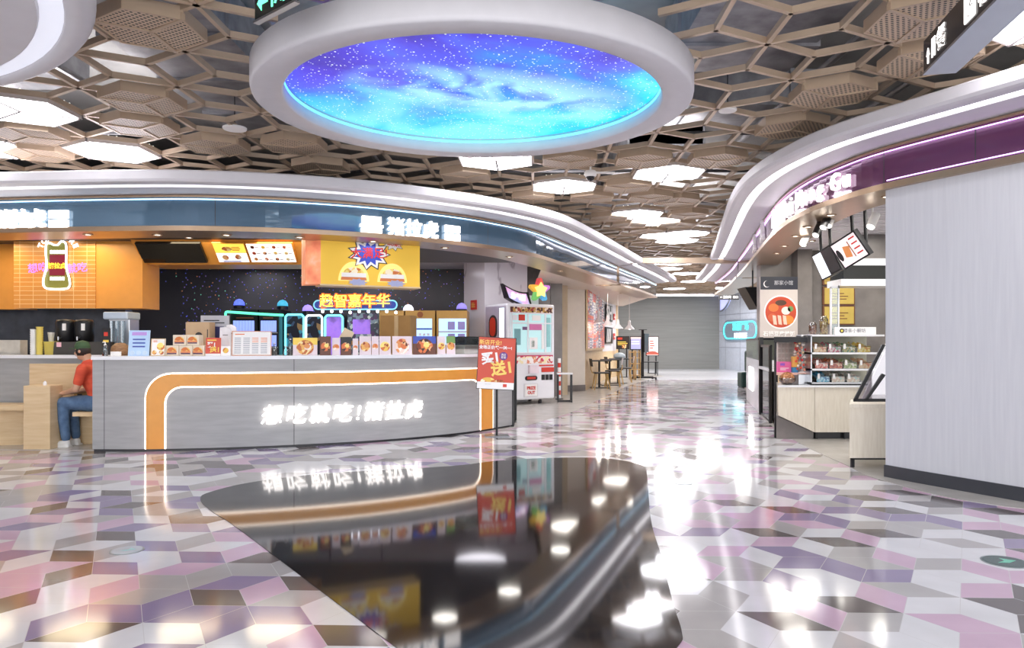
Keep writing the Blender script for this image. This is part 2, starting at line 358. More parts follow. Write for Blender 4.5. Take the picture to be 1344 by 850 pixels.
panel_e = M('light_panel', (255, 255, 255), .5, emit=PANEL_E, ecol=(252, 250, 255))
frame_mt = M('panel_frame', (205, 195, 190), .4)
def nearest_cell(x, y, z):
    p = G(x, y, z); p = Vector((p.x, p.y)); best = None
    for i in range(-45, 30):
        for j in range(-4, 42):
            for t in (1, 2):
                d = (deg3(i, j, t)-p).length
                if best is None or d < best[0]: best = (d, i, j, t)
    return best[1:]
used = set()
def hexring(c, r, off): return [c+rot((r*math.cos(math.radians(30+60*k+off)), r*math.sin(math.radians(30+60*k+off)))) for k in range(6)]
proto = {}
def hex_fixture(kind, x, y, label):
    z = ZG-.035 if kind == 'light' else ZG-.06
    i, j, t = nearest_cell(x, y, z)
    if (i, j, t) in used: print('dup cell', x, y); return
    used.add((i, j, t)); c = deg3(i, j, t)
    R_ = L/math.sqrt(3)
    key = (kind, t)
    if key in proto: return dup(proto[key], (c.x, c.y, z), None, label)
    name = 'hexagonal_ceiling_light' if kind == 'light' else 'perforated_ceiling_box'
    root = thing(name, label, 'ceiling light' if kind == 'light' else 'ceiling panel', (c.x, c.y, z), 0, 'glowing hexagonal ceiling lights' if kind == 'light' else 'perforated boxes hung in the ceiling grid')
    o = Vector((0, 0)); k = R_*(1.0 if kind == 'light' else .72)
    out = hexring(o, k, 0); inn = hexring(o, k-.02, 0)
    mb = MB()
    zt = .07 if kind == 'light' else .09
    fm = frame_mt if kind == 'light' else beam_mt
    for q in range(6):
        a, b, c1, d = out[q], out[(q+1) % 6], inn[(q+1) % 6], inn[q]
        mb.prism([a, b, c1, d], 0, zt, fm)
    sp = (-150, -30, 90) if t == 1 else (30, 150, 270)
    for ang in sp:
        e = rot((k*math.cos(math.radians(ang)), k*math.sin(math.radians(ang)))); d = e.normalized(); n = Vector((-d.y, d.x))*(.011 if kind == 'light' else .014)
        mb.prism([o-n, e-n, e+n, o+n], -.004, zt*.5, fm if kind != 'light' else M('panel_joint', (120, 112, 112), .6))
    mb.build('frame', root)
    if kind == 'light':
        MB().prism(inn, .004, .03, panel_e).build('diffuser', root)
        if True:
            mb = MB()
            for q in range(6):
                for dd in (-.04, .04):
                    a = (out[q]+out[(q+1) % 6])/2*1.02; tt = (out[(q+1) % 6]-out[q]).normalized()*dd
                    mb.ball((a.x+tt.x, a.y+tt.y, .085), .008, em('indicator_glow', (255, 250, 240), 1.5), 6)
            mb.build('indicator_lamp', root)
    else:
        MB().prism(inn, .006, .02, perf).build('perforated_panel', root)
    proto[key] = root; return root
def perf_mat():
    m = bpy.data.materials.new('perforated_metal'); m.use_nodes = True; nt = m.node_tree; b = nt.nodes['Principled BSDF']
    tc = nt.nodes.new('ShaderNodeTexCoord'); mp = nt.nodes.new('ShaderNodeMapping'); mp.inputs['Scale'].default_value = (30, 30, 30); mp.inputs['Rotation'].default_value = (0, 0, math.radians(28.2))
    fr = nt.nodes.new('ShaderNodeVectorMath'); fr.operation = 'FRACTION'; sb = nt.nodes.new('ShaderNodeVectorMath'); sb.operation = 'SUBTRACT'; sb.inputs[1].default_value = (.5, .5, 0)
    sp = nt.nodes.new('ShaderNodeSeparateXYZ'); cb = nt.nodes.new('ShaderNodeCombineXYZ'); ln = nt.nodes.new('ShaderNodeVectorMath'); ln.operation = 'LENGTH'
    lt = nt.nodes.new('ShaderNodeMath'); lt.operation = 'LESS_THAN'; lt.inputs[1].default_value = .3
    nt.links.new(tc.outputs['Object'], mp.inputs[0]); nt.links.new(mp.outputs[0], fr.inputs[0]); nt.links.new(fr.outputs[0], sb.inputs[0]); nt.links.new(sb.outputs[0], sp.inputs[0])
    nt.links.new(sp.outputs[0], cb.inputs[0]); nt.links.new(sp.outputs[1], cb.inputs[1]); nt.links.new(cb.outputs[0], ln.inputs[0]); nt.links.new(ln.outputs['Value'], lt.inputs[0])
    mx = nt.nodes.new('ShaderNodeMix'); mx.data_type = 'RGBA'; mx.inputs[6].default_value = (*lin((205, 182, 156)), 1); mx.inputs[7].default_value = (.03, .025, .02, 1)
    nt.links.new(lt.outputs[0], mx.inputs[0]); nt.links.new(mx.outputs[2], b.inputs['Base Color']); b.inputs['Roughness'].default_value = .4
    return m
perf = perf_mat()
for x, y, lab in [(52,143,'large hexagonal ceiling light left of its neighbours near the white disc at upper left'),(162,200,'hexagonal light just above the left shop canopy'),(2,190,'hexagonal light cut by the left edge of the photo'),
    (635,212,'hexagonal light just below the galaxy ring'),(727,246,'hexagonal light left of the dome camera'),(868,226,'hexagonal light right of the dome camera'),
    (822,282,'left one of the near pair of touching lights over the corridor'),(846,291,'right one of the near pair of touching lights over the corridor'),
    (849,312,'left one of the second pair of lights over the corridor'),(868,318,'right one of the second pair of lights over the corridor'),(900,309,'small hexagonal light right of the second pair over the corridor'),
    (857,347,'hexagonal light just beyond the corridor beam on the left'),(888,344,'hexagonal light just beyond the corridor beam in the middle'),(887,354,'lone hexagonal light below the middle one beyond the beam'),
    (916,360,'hexagonal light right of centre beyond the corridor beam'),(876,367,'left of the far pair of ceiling lights beyond the beam'),(914,368,'right of the far pair of ceiling lights beyond the beam'),
    (893,379,'farthest hexagonal ceiling light by the grey end wall'),(958,374,'far hexagonal light at the end of the right canopy'),(1343,38,'hexagonal light cut by the right edge behind the hanging sign')]:
    hex_fixture('light', x, y, lab)
for x, y, lab in [(178,40,'large perforated box right of the white disc at upper left'),(166,137,'perforated box above the hexagonal light near the left canopy'),(164,168,'lower perforated box directly over the left canopy light'),
    (53,175,'perforated box between two lights at the far left'),(70,208,'shiny flat hexagonal box left of the light above the left canopy'),(264,197,'perforated box left of the round ceiling speaker'),(366,190,'perforated box left below the galaxy ring'),
    (419,213,'perforated box under the left rim of the galaxy ring'),(1200,22,'perforated box behind the dark hanging sign, upper'),(1189,79,'perforated box behind the dark hanging sign, lower'),
    (1087,117,'bright perforated box above the right canopy curve'),(1012,180,'perforated box hugging the right canopy curve'),(934,205,'perforated box right of the light by the dome camera'),(593,232,'perforated box below left of the light under the ring'),
    (763,211,'perforated box beside the light under the galaxy ring'),(835,209,'perforated box above the light right of the dome camera'),(810,244,'perforated box right of the dome camera'),(763,259,'perforated box below the light left of the dome camera'),
    (685,258,'perforated box touching the left canopy edge'),(841,257,'perforated box under the light right of the camera'),(872,269,'perforated box above the near pair of corridor lights'),(891,281,'perforated box right of the near pair of corridor lights'),
    (782,290,'perforated box left of the near pair of corridor lights'),(807,299,'perforated box below left of the near corridor pair'),(869,298,'perforated box between the two corridor light pairs'),(822,306,'perforated box left of the second corridor light pair')]:
    hex_fixture('box', x, y, lab)

# ---- galaxy ring
def galaxy_mat():
    m = bpy.data.materials.new('galaxy_print'); m.use_nodes = True; nt = m.node_tree; N = nt.nodes.new; K = nt.links.new
    b = nt.nodes['Principled BSDF']; tc = N('ShaderNodeTexCoord')
    sp = N('ShaderNodeSeparateXYZ'); K(tc.outputs['Object'], sp.inputs[0])
    def noise(sc_, det, dist=0):
        n = N('ShaderNodeTexNoise'); n.inputs['Scale'].default_value = sc_; n.inputs['Detail'].default_value = det; n.inputs['Distortion'].default_value = dist; K(tc.outputs['Object'], n.inputs['Vector']); return n.outputs['Fac']
    def math_(op, a, b_=None, clamp=False):
        x = N('ShaderNodeMath'); x.operation = op; x.use_clamp = clamp
        for k, v in ((0, a), (1, b_)):
            if v is None: continue
            if isinstance(v, (int, float)): x.inputs[k].default_value = v
            else: K(v, x.inputs[k])
        return x.outputs[0]
    # base: violet blue near the camera, cyan at the far rim
    n1 = noise(1.1, 6, .6)
    g = math_('ADD', math_('MULTIPLY', sp.outputs[1], .34), math_('MULTIPLY', n1, 1.5))
    g = math_('ADD', g, -.17)
    r = N('ShaderNodeValToRGB'); cr = r.color_ramp
    st = [(0, (20, 20, 110)), (.22, (60, 50, 200)), (.42, (70, 90, 235)), (.6, (40, 140, 240)), (.8, (40, 205, 250)), (1, (120, 235, 250))]
    while len(cr.elements) < len(st): cr.elements.new(.5)
    for e, (p, c) in zip(cr.elements, st): e.position = p; e.color = (*lin(c), 1)
    K(g, r.inputs[0])
    # violet cast on the left
    vf = math_('MULTIPLY', math_('ADD', math_('MULTIPLY', sp.outputs[0], -.45), math_('MULTIPLY', noise(1.6, 3), .5)), 1, True)
    mv = N('ShaderNodeMix'); mv.data_type = 'RGBA'; K(math_('MULTIPLY', vf, .35, True), mv.inputs[0]); K(r.outputs[0], mv.inputs[6]); mv.inputs[7].default_value = (*lin((92, 70, 225)), 1)
    # cloud band
    dx = math_('SUBTRACT', sp.outputs[0], .22); dy = math_('SUBTRACT', sp.outputs[1], .12)
    u = math_('ADD', math_('MULTIPLY', dx, .85), math_('MULTIPLY', dy, .25)); v = math_('SUBTRACT', math_('MULTIPLY', dy, 1.25), math_('MULTIPLY', dx, .45))
    d2 = math_('ADD', math_('MULTIPLY', u, u), math_('MULTIPLY', math_('MULTIPLY', v, v), 2.2))
    blob = math_('SUBTRACT', 1.15, math_('MULTIPLY', d2, .8), True)
    cl = math_('MULTIPLY', blob, math_('MULTIPLY', math_('SUBTRACT', noise(2.2, 9, .5), .38), 5.5, True), True)
    mc = N('ShaderNodeMix'); mc.data_type = 'RGBA'; K(cl, mc.inputs[0]); K(mv.outputs[2], mc.inputs[6]); mc.inputs[7].default_value = (*lin((160, 226, 250)), 1)
    col = mc.outputs[2]
    # stars
    for sc_, rad in ((14, .11), (30, .16), (6, .05)):
        vo = N('ShaderNodeTexVoronoi'); vo.inputs['Scale'].default_value = sc_; K(tc.outputs['Object'], vo.inputs['Vector'])
        st_ = math_('LESS_THAN', vo.outputs['Distance'], rad)
        ms = N('ShaderNodeMix'); ms.data_type = 'RGBA'; K(st_, ms.inputs[0]); K(col, ms.inputs[6]); ms.inputs[7].default_value = (.85, .95, 1, 1); col = ms.outputs[2]
    b.inputs['Base Color'].default_value = (0, 0, 0, 1); K(col, b.inputs['Emission Color']); b.inputs['Emission Strength'].default_value = 1.15; b.inputs['Roughness'].default_value = .3
    return m
ring = thing('galaxy_ceiling_ring', 'big white oval ceiling ring holding a glowing blue galaxy print', 'ceiling light', (RC.x, RC.y, 3.15))
def oval(k, z, n=96): return [(RX*k[0]*math.cos(2*PI*i/n), RY*k[1]*math.sin(2*PI*i/n), z) for i in range(n)]
def ovalsweep(mb, prof, mt, n=96):
    for (ka, za), (kb, zb) in zip(prof, prof[1:]):
        a, b = oval(ka, za, n), oval(kb, zb, n)
        mb.faces(a+b, [(i, (i+1) % n, n+(i+1) % n, n+i) for i in range(n)], mt)
ki = (1.49/RX, 1.42/RY)
mb = MB(); ovalsweep(mb, [((.9, .9), .22), ((.98, .98), .22), ((1, 1), .20), ((1, 1), .035), ((.997, .997), .012), ((.988, .988), 0), ((ki[0]+.008, ki[1]+.008), 0), ((ki[0], ki[1]), .008), ((ki[0], ki[1]), .14), ((ki[0]+.02, ki[1]+.02), .14), ((ki[0]+.02, ki[1]+.02), .22)], white)
o_ = mb.build('ring_frame', ring, smooth=True)
mb = MB(); mb.face(oval((ki[0]+.015, ki[1]+.015), .14)[::-1], galaxy_mat()); mb.build('galaxy_panel', ring)
mb = MB(); ovalsweep(mb, [((ki[0]-.001, ki[1]-.001), .098), ((ki[0]-.004, ki[1]-.004), .12)], em('cyan_strip', (120, 225, 255), 1.1)); mb.build('light_strip', ring)
# ---- white disc, upper left
dl = thing('white_ceiling_disc', 'white round ceiling drop with a curved light groove cut off at the top left', 'ceiling panel', (-4.76, 2.87, 3.1))
mb = MB(); mb.lathe([(2.73, .45), (2.73, .06), (2.70, .02), (2.66, 0), (2.58, 0), (2.57, .02)], (0, 0, 0), white, 96); mb.f = mb.f[:-2]; mb.mi = mb.mi[:-2]; mb.build('disc_rim', dl, smooth=True)
mb = MB(); mb.lathe([(2.57, .02), (2.45, .02)], (0, 0, 0), em('groove_light', (225, 228, 240), .6), 96); mb.f = mb.f[:-2]; mb.mi = mb.mi[:-2]; mb.build('light_groove', dl)
mb = MB(); mb.lathe([(2.45, .02), (2.44, -.005), (.001, -.005)], (0, 0, 0), white, 96); mb.f = mb.f[:-1]; mb.mi = mb.mi[:-1]; mb.build('disc_centre', dl)

# ================================================================== CANOPIES
LP = Path([(-11, 9.6), (-8.2, 9.05), (-6.06, 8.70), (-4.17, 8.52), (-3.30, 8.56), (-2.47, 8.76), (-1.63, 9.14), (-.80, 9.74), (-.24, 10.32), (.32, 11.15), (.97, 12.75), (1.52, 14.2), (2.09, 15.75), (2.8, 17.6), (3.49, 19.4), (4.2, 21.4)], 1)
RP = Path([(5.6, 2.7), (4.8, 4.2), (3.99, 5.73), (3.46, 6.79), (3.31, 7.45), (3.27, 8.1), (3.34, 8.9), (3.55, 10), (3.99, 11.9), (4.53, 14.2), (5.0, 16.3), (5.5, 18.6), (6.1, 22)], -1)
def fasc_mat(name, rgb):
    m = mat(name, rgb, .06, metal=.35, noise=.03, nscale=2, coat=1); return m
teal = fasc_mat('teal_glass', (92, 122, 146)); purple = fasc_mat('purple_glass', (120, 72, 112))
cove_e = M('cove_light', (255, 255, 255), .5, emit=STRIP_E, ecol=(255, 252, 255))
def canopy(P, s0, s1, zb, hg, glassmt, stripmt, label, seams, sg, inner=.55, gloss=True):
    q = P.at((s0+s1)/2)[0]; root = thing('shop_canopy', label, 'canopy', (q.x, q.y, zb))
    zt = zb+.06+hg
    mb = MB(); P.sweep(mb, [(.02, zb+.06), (.035, zb+.055), (.035, zb), (-inner, zb), (-inner, zb+.05)], s0, s1, bronze); mb.build('soffit', root, True)
    mb = MB(); P.sweep(mb, [(0, zb+.055), (0, zt)], s0, s1, glassmt)
    mb.build('fascia_panel', root, True)
    for t in seams:
        mb = MB()
        if s0 < t < s1:
            for dz in (0,):
                a, tg, nn = P.at(t, .0015); mb.faces([(a.x-tg.x*.004, a.y-tg.y*.004, zb+.06), (a.x+tg.x*.004, a.y+tg.y*.004, zb+.06), (a.x+tg.x*.004, a.y+tg.y*.004, zt), (a.x-tg.x*.004, a.y-tg.y*.004, zt)], [(0, 1, 2, 3)], dark)
        if mb.f: mb.build('panel_seam', root, True)
    mb = MB(); P.sweep(mb, [(.012, zt-.028), (.012, zt-.018)], s0, s1, stripmt); P.sweep(mb, [(.012, zt-.018), (0, zt-.018)], s0, s1, stripmt); mb.build('glass_light_strip', root, True)
    mb = MB(); P.sweep(mb, [(0, zt), (.03, zt), (.03, zt+.02), (.0, zt+.03)], s0, s1, bronze); mb.build('top_trim', root, True)
    zc = zt+.06
    mb = MB()
    prof = [(-.6, zt+.03), (.02, zt+.03), (.06, zt+.035), (.30, zc-.005), (.30, zc+.025), (.41, zc+.025), (.41, zc), (.52, zc-.002), (.56, zc+.006), (.58, zc+.03), (.58, zc+.115), (.565, zc+.13), (-.6, zc+.13)]
    P.sweep(mb, prof, s0, s1, white, closed=True)
    mb.build('cove', root, True)
    mb = MB(); P.sweep(mb, [(.305, zc+.022), (.405, zc+.022)], s0, s1, cove_e); mb.build('cove_light_strip', root, True)
    return root
sB = min(range(1000), key=lambda k: abs(LP.at(LP.L*k/1000)[0].y-16.4)); sB = LP.L*sB/1000
sBr = min(range(1000), key=lambda k: abs(RP.at(RP.L*k/1000)[0].y-16.0)); sBr = RP.L*sBr/1000
ledc = em('blue_white_strip', (200, 235, 255), 2.6); ledp = em('lilac_strip', (226, 190, 255), 2.4)
canopy(LP, 0, sB, 2.54, .33, teal, ledc, 'long curved white canopy with teal glass band above the left counter', [LP.s_px(x) for x in (282, 640, 760)], 0)
canopy(LP, sB+.25, LP.L, 2.54, .33, teal, ledc, 'far piece of the left canopy beyond the corridor beam', [LP.s_px(820)], 0)
canopy(RP, 0, sBr, 2.66, .31, purple, ledp, 'curved white canopy with purple glass band over the right shops', [RP.s_px(x) for x in (1281, 1160, 1062)], 0, .5)
canopy(RP, sBr+.25, RP.L, 2.66, .31, purple, ledp, 'far piece of the right canopy beyond the corridor beam', [], 0, .5)
mb = MB(); mb.box(1.9, 5.6, 16.4, 16.62, 3.02, 3.14, beam_mt); 
for x in (2.55, 4.95): mb.box(x-.04, x+.04, 16.38, 16.64, 3.14, 3.45, beam_mt)
struct(mb.build('trim_1'))
mb = MB(); RP.sweep(mb, [(.012, 2.735), (.012, 2.745)], 0, RP.s_px(1165), ledp); o = mb.build('lower_glass_strip'); tag(o, 'thin lilac light line under the purple band above the blank wall', 'light strip')

# ================================================================== WALLS
struct(MB().box(-14, -9.6, -3, 38, 0, 4.5, white).build('wall_left'))
struct(MB().box(10.5, 14, -3, 38, 0, 4.5, white).build('wall_right'))
greyw = ramp_mat('grey_hoarding', [(.3, (142, 142, 139)), (.7, (152, 152, 149))], 2, stretch=(.3, 1, 6), rough=.6)
mb = MB(); mb.box(3.9, Xp(944, 34.4), 34.4, 34.7, 0, 3.42, greyw); struct(mb.build('wall_back'))
struct(MB().box(-14, 14, 35.2, 35.5, 0, 4.5, white).build('wall_far'))
struct(MB().box(3.2, 12, 33.6, 33.9, 3.36, 3.6, white).build('trim_2'))
tag(MB().box(3.9, 9.2, 33.45, 33.58, 3.36, 3.42, M('cove_light', (255, 255, 255), .5, emit=STRIP_E, ecol=(255, 252, 255))).build('light_strip'), 'white light strip along the top of the grey end wall', 'light strip')
# light grey blank wall on the right, under the purple canopy
pw = ramp_mat('grey_white_board', [(.3, (205, 206, 212)), (.7, (213, 214, 219))], 3, stretch=(12, 12, .6), rough=.6)
mb = MB(); sw = RP.s_px(1160.5)
RP.sweep(mb, [(-.02, .115), (-.02, 2.66), (-.22, 2.66), (-.22, .115)], 0, sw, pw, closed=True); struct(mb.build('wall_right_blank'))
mb = MB(); RP.sweep(mb, [(-.005, 0), (-.005, .115), (-.2, .115), (-.2, 0)], 0, sw+.005, M('slate_skirting', (62, 64, 70), .25), closed=True); struct(mb.build('baseboard_right'))
# ---- left interior walls
marble_dark = ramp_mat('dark_marble', [(.35, (62, 66, 76)), (.55, (82, 88, 100)), (.75, (108, 116, 130))], 2.2, rough=.15, detail=8)
struct(MB().box(-9.6, -6.0, 11.4, 11.6, 0, 2.7, marble_dark).build('wall_kiosk_back'))
def spark_mat():
    m = bpy.data.materials.new('sparkle_wall'); m.use_nodes = True; nt = m.node_tree; N = nt.nodes.new; K = nt.links.new; b = nt.nodes['Principled BSDF']
    tc = N('ShaderNodeTexCoord'); n = N('ShaderNodeTexNoise'); n.inputs['Scale'].default_value = 1.3; n.inputs['Detail'].default_value = 8; K(tc.outputs['Object'], n.inputs['Vector'])
    r = N('ShaderNodeValToRGB'); r.color_ramp.elements[0].color = (*lin((64, 66, 74)), 1); r.color_ramp.elements[1].color = (*lin((98, 95, 98)), 1); K(n.outputs['Fac'], r.inputs[0])
    vo = N('ShaderNodeTexVoronoi'); vo.inputs['Scale'].default_value = 14; K(tc.outputs['Object'], vo.inputs['Vector'])
    lt = N('ShaderNodeMath'); lt.operation = 'LESS_THAN'; lt.inputs[1].default_value = .15; K(vo.outputs['Distance'], lt.inputs[0])
    n2 = N('ShaderNodeTexNoise'); n2.inputs['Scale'].default_value = .55; K(tc.outputs['Object'], n2.inputs['Vector']); gt = N('ShaderNodeMath'); gt.operation = 'GREATER_THAN'; gt.inputs[1].default_value = .44; K(n2.outputs['Fac'], gt.inputs[0])
    mu = N('ShaderNodeMath'); mu.operation = 'MULTIPLY'; K(lt.outputs[0], mu.inputs[0]); K(gt.outputs[0], mu.inputs[1])
    hs = N('ShaderNodeValToRGB'); cr = hs.color_ramp; cr.interpolation = 'CONSTANT'
    for _ in range(2): cr.elements.new(.5)
    for e, (p, c) in zip(cr.elements, [(0, (90, 100, 240)), (.55, (150, 120, 220)), (.72, (220, 130, 80)), (.88, (120, 220, 190))]): e.position = p; e.color = (*lin(c), 1)
    sp = N('ShaderNodeSeparateColor'); K(vo.outputs['Color'], sp.inputs[0]); K(sp.outputs[0], hs.inputs[0])
    mx = N('ShaderNodeMix'); mx.data_type = 'RGBA'; K(mu.outputs[0], mx.inputs[0]); K(r.outputs[0], mx.inputs[6]); K(hs.outputs[0], mx.inputs[7]); K(mx.outputs[2], b.inputs['Base Color'])
    K(hs.outputs[0], b.inputs['Emission Color']); e2 = N('ShaderNodeMath'); e2.operation = 'MULTIPLY'; e2.inputs[1].default_value = .55; K(mu.outputs[0], e2.inputs[0]); K(e2.outputs[0], b.inputs['Emission Strength'])
    b.inputs['Roughness'].default_value = .35; return m
struct(MB().box(-9.6, 0.3, 17.2, 17.4, 0, 3.2, spark_mat()).build('wall_arcade_back'))
slat = ramp_mat('white_slat', [(.3, (226, 222, 230)), (.7, (238, 234, 240))], 4)
mb = MB(); mb.box(-9.6, .5, 11.6, 17.4, 3.0, 3.03, M('ceiling_dark_gap', (150, 146, 156), .7))
y = 11.6
while y < 17.3: mb.box(-9.6, .5, y, y+.11, 2.96, 3.0, slat); y += .14
struct(mb.build('ceiling_arcade'))
struct(MB().prism([(-9.6, 9.35), (-6, 9.35), (-4, 9.15), (-2.4, 9.45), (-.9, 10.5), (.1, 11.7), (.5, 12.9), (.5, 13.0), (.5, 11.62), (-9.6, 11.62)][:8]+[(.5, 13.2), (-9.6, 13.2)], 2.68, 2.72, M('kiosk_ceiling', (84, 78, 76), .6)).build('ceiling_kiosk'))
veined = ramp_mat('veined_marble', [(.0, (226, 222, 227)), (.455, (224, 220, 225)), (.47, (176, 168, 176)), (.485, (226, 222, 227)), (1, (232, 229, 234))], .7, rough=.15, stretch=(1.6, 1.6, .7), detail=4)
mb = MB(); mb.prism([(Xp(609, 15.9), 15.9), (Xp(636, 15.2), 15.2), (Xp(692, 15.45), 15.45), (Xp(692, 16.5), 16.5), (Xp(609, 16.5), 16.5)], 0, 3.2, veined)
struct(mb.build('wall_marble_column'))
gstone = ramp_mat('grey_brown_stone', [(.3, (112, 106, 104)), (.7, (140, 134, 130))], 2.5, rough=.3, detail=8)
mb = MB(); mb.box(Xp(692, 16.6), Xp(722, 16.6), 16.6, 16.9, 0, 3.2, gstone); mb.box(Xp(722.5, 16.9), Xp(738, 16.9), 16.9, 17.2, 0, 3.2, gstone); struct(mb.build('wall_stone'))
cream = M('cream_wall', (232, 224, 212), .4, noise=.02)
mb = MB(); mb.prism([(Xp(738, 17.4), 17.4), (Xp(745, 17.5), 17.5), (Xp(745, 19), 19), (Xp(738, 19), 19)], 0, 3.2, M('tan_wall', (196, 178, 150), .5)); mb.prism([(Xp(745, 18.6), 18.6), (Xp(768, 18.9), 18.9), (Xp(766, 19.6), 19.6), (Xp(745, 19.4), 19.4)], .16, 3.2, cream)
mb.prism([(Xp(744, 18.55), 18.55), (Xp(768.5, 18.85), 18.85), (Xp(766, 19.6), 19.6), (Xp(745, 19.4), 19.4)], 0, .16, gstone); struct(mb.build('wall_cream'))
wa, wb, wc2 = Vector((Xp(768, 18.9), 18.9)), Vector((Xp(791, 24), 24)), Vector((Xp(808.5, 27), 27))
nrm = Vector((.15, 0))
struct(MB().prism([wa, wb, wb-nrm, wa-nrm], 0, 3.2, wood).build('wall_collage_side'))
mb = MB(); mb.prism([wb, wc2, wc2-nrm, wb-nrm], .95, 3.2, white); mb.prism([wb, wc2, wc2-nrm, wb-nrm], 0, .95, wood); struct(mb.build('wall_white_side'))
struct(MB().box(wc2.x-.05, wc2.x+.08, wc2.y, wc2.y+.15, 0, 3.2, wood).build('trim_3'))
struct(MB().box(1.0, 4.0, 12.9, 27, 2.72, 2.76, white).build('ceiling_seating')) if False else None
# ---- right interior
struct(MB().box(Xp(998, 13.4), 10.4, 13.4, 13.6, 0, 3.0, gstone).build('wall_shop_back'))
mb = MB(); mb.box(Xp(1047, 13.1), Xp(1066, 13.1), 13.1, 13.4, 0, 3.0, gstone); struct(mb.build('wall_stone_pier'))
mb = MB(); yy = 7.2
mb.prism([(3.9, 7.2), (10.4, 7.2), (10.4, 13.6), (4.4, 13.6), (3.95, 10.5), (3.75, 8.5)], 2.96, 3.0, M('ceiling_green_gap', (120, 128, 118), .7))
while yy < 13.3: mb.box(3.95 if yy < 10 else 4.4, 10.4, yy, yy+.13, 2.91, 2.96, slat); yy += .17
struct(mb.build('ceiling_right_shop'))
tilew = M('blue_white_tile', (206, 212, 226), .2)
mb = MB(); a, b = Vector((Xp(944, 34.4), 34.4)), Vector((Xp(1003, 30.5), 30.5)); d = (b-a).normalized(); n2 = Vector((-d.y, d.x))
mb.prism([a, b+d*3, b+d*3+n2*.3, a+n2*.3], 0, 4.4, tilew)
for z in (1.0, 1.75, 2.5, 3.2): mb.prism([a-n2*.006, b+d*3-n2*.006, b+d*3, a], z, z+.025, M('tile_joint', (150, 156, 172), .5))
q = a
for k in range(5):
    q = a+d*(k*1.35+.6); mb.prism([q-n2*.006, q+d*.025-n2*.006, q+d*.025, q], 0, 4.3, MATS['tile_joint'])
struct(mb.build('wall_corridor_right'))
# ================================================================== SMALL BUILDERS
def light(kind, parent, power, col=(1, .96, .9), size=.2, spot=None, rot=(0, 0, 0), loc=(0, 0, 0)):
    ld = bpy.data.lights.new('lamp', kind); ld.energy = power; ld.color = col
    if kind == 'AREA': ld.shape = 'DISK'; ld.size = size
    if kind == 'SPOT': ld.spot_size = spot or 1.6; ld.spot_blend = .8; ld.shadow_soft_size = size
    if kind == 'POINT': ld.shadow_soft_size = size
    o = bpy.data.objects.new('lamp', ld); C.objects.link(o); o.parent = parent; o.location = loc; o.rotation_euler = rot; return o
DL = None
def downlight(x, y, z, label, power=0, col=(1, .95, .88), size=.35, r=.045, group='recessed downlights'):
    global DL
    if DL is None:
        root = thing('downlight', label, 'downlight', (x, y, z), 0, group)
        mb = MB(); mb.lathe([(r*1.35, .01), (r*1.35, -.006), (r*1.05, -.008), (r*1.0, .004)], (0, 0, 0), bronze, 20); mb.f = [f for f in mb.f if len(f) == 4]; mb.mi = mb.mi[:len(mb.f)]; mb.build('trim_ring', root)
        MB().lathe([(r, 0), (r, .004)], (0, 0, 0), em('downlight_lens', (255, 250, 240), 4), 20).build('lens', root); DL = root
    else:
        root = dup(DL, (x, y, z), None, label)
    root['group'] = group
    for ch in list(root.children):
        if ch.type == 'LIGHT': bpy.data.objects.remove(ch)
    if power: light('AREA', root, power, col, size, loc=(0, 0, -.03))
    return root
_dl0 = downlight(*[LP.at(LP.s_px(100), -.2)[0].x, LP.at(LP.s_px(100), -.2)[0].y], 2.538, 'downlight in the bronze soffit above the black beverage urns')
def local_board(name, label, cat, x0, y0_, x1, y1, D, yaw=0, tilt=0, group=None, z0=None):
    """root at the bottom centre of a flat thing seen between two photo corners; returns root, width, height"""
    xm = (x0+x1)/2; wd = (x1-x0)*D/F/max(.3, math.cos(yaw)); ht = (y1-y0_)*D/F
    p = W(xm, y1, D)
    if z0 is not None: p.z = z0
    r = thing(name, label, cat, p, yaw, group); r.rotation_euler = (tilt, 0, yaw); return r, wd, ht
def rect(mb, x0, x1, z0, z1, mt, y=-.002): return mb.box(x0, x1, y, 0, z0, z1, mt)
def disc(mb, cx, cz, r, mt, y=-.003, n=20, sx=1, sz=1, a0=0, a1=2*PI):
    pts = [(cx+r*sx*math.cos(a0+(a1-a0)*k/n), cz+r*sz*math.sin(a0+(a1-a0)*k/n)) for k in range(n+(0 if a1-a0 > 6.2 else 1))]
    return mb.plate(pts, y, 0, mt)
food = [ramp_mat('food_print_a', [(0, (196, 110, 60)), (.3, (232, 176, 96)), (.55, (245, 220, 160)), (.8, (160, 70, 40))], 26, 'CELL'),
        ramp_mat('food_print_b', [(0, (240, 214, 200)), (.3, (226, 150, 90)), (.6, (250, 236, 226)), (.85, (190, 84, 60))], 20, 'CELL'),
        ramp_mat('food_print_c', [(0, (120, 60, 40)), (.25, (220, 120, 70)), (.5, (70, 46, 40)), (.75, (240, 190, 140))], 22, 'CELL'),
        ramp_mat('food_print_d', [(0, (236, 196, 90)), (.3, (250, 226, 130)), (.6, (214, 120, 60)), (.8, (252, 242, 214))], 18, 'CELL')]
redp = M('red_print', (212, 60, 44), .4, noise=.02); yelp = M('yellow_print', (248, 214, 90), .4, noise=.02); whp = M('white_print', (246, 244, 242), .4, noise=.01)
blk = M('black_print', (30, 28, 32), .4, noise=.02); blup = M('blue_print', (64, 84, 176), .4, noise=.02); orp = M('orange_print', (232, 128, 60), .4, noise=.02)
redorange = M('poster_red', (214, 84, 62), .45, noise=.02)
def lines(mb, x0, x1, z0, z1, n, mt, y=-.003, frac=.45, rng=random.Random(3)):
    h = (z1-z0)/n
    for k in range(n): rect(mb, x0, x0+(x1-x0)*rng.uniform(.6, 1), z0+h*k, z0+h*k+h*frac, mt, y)

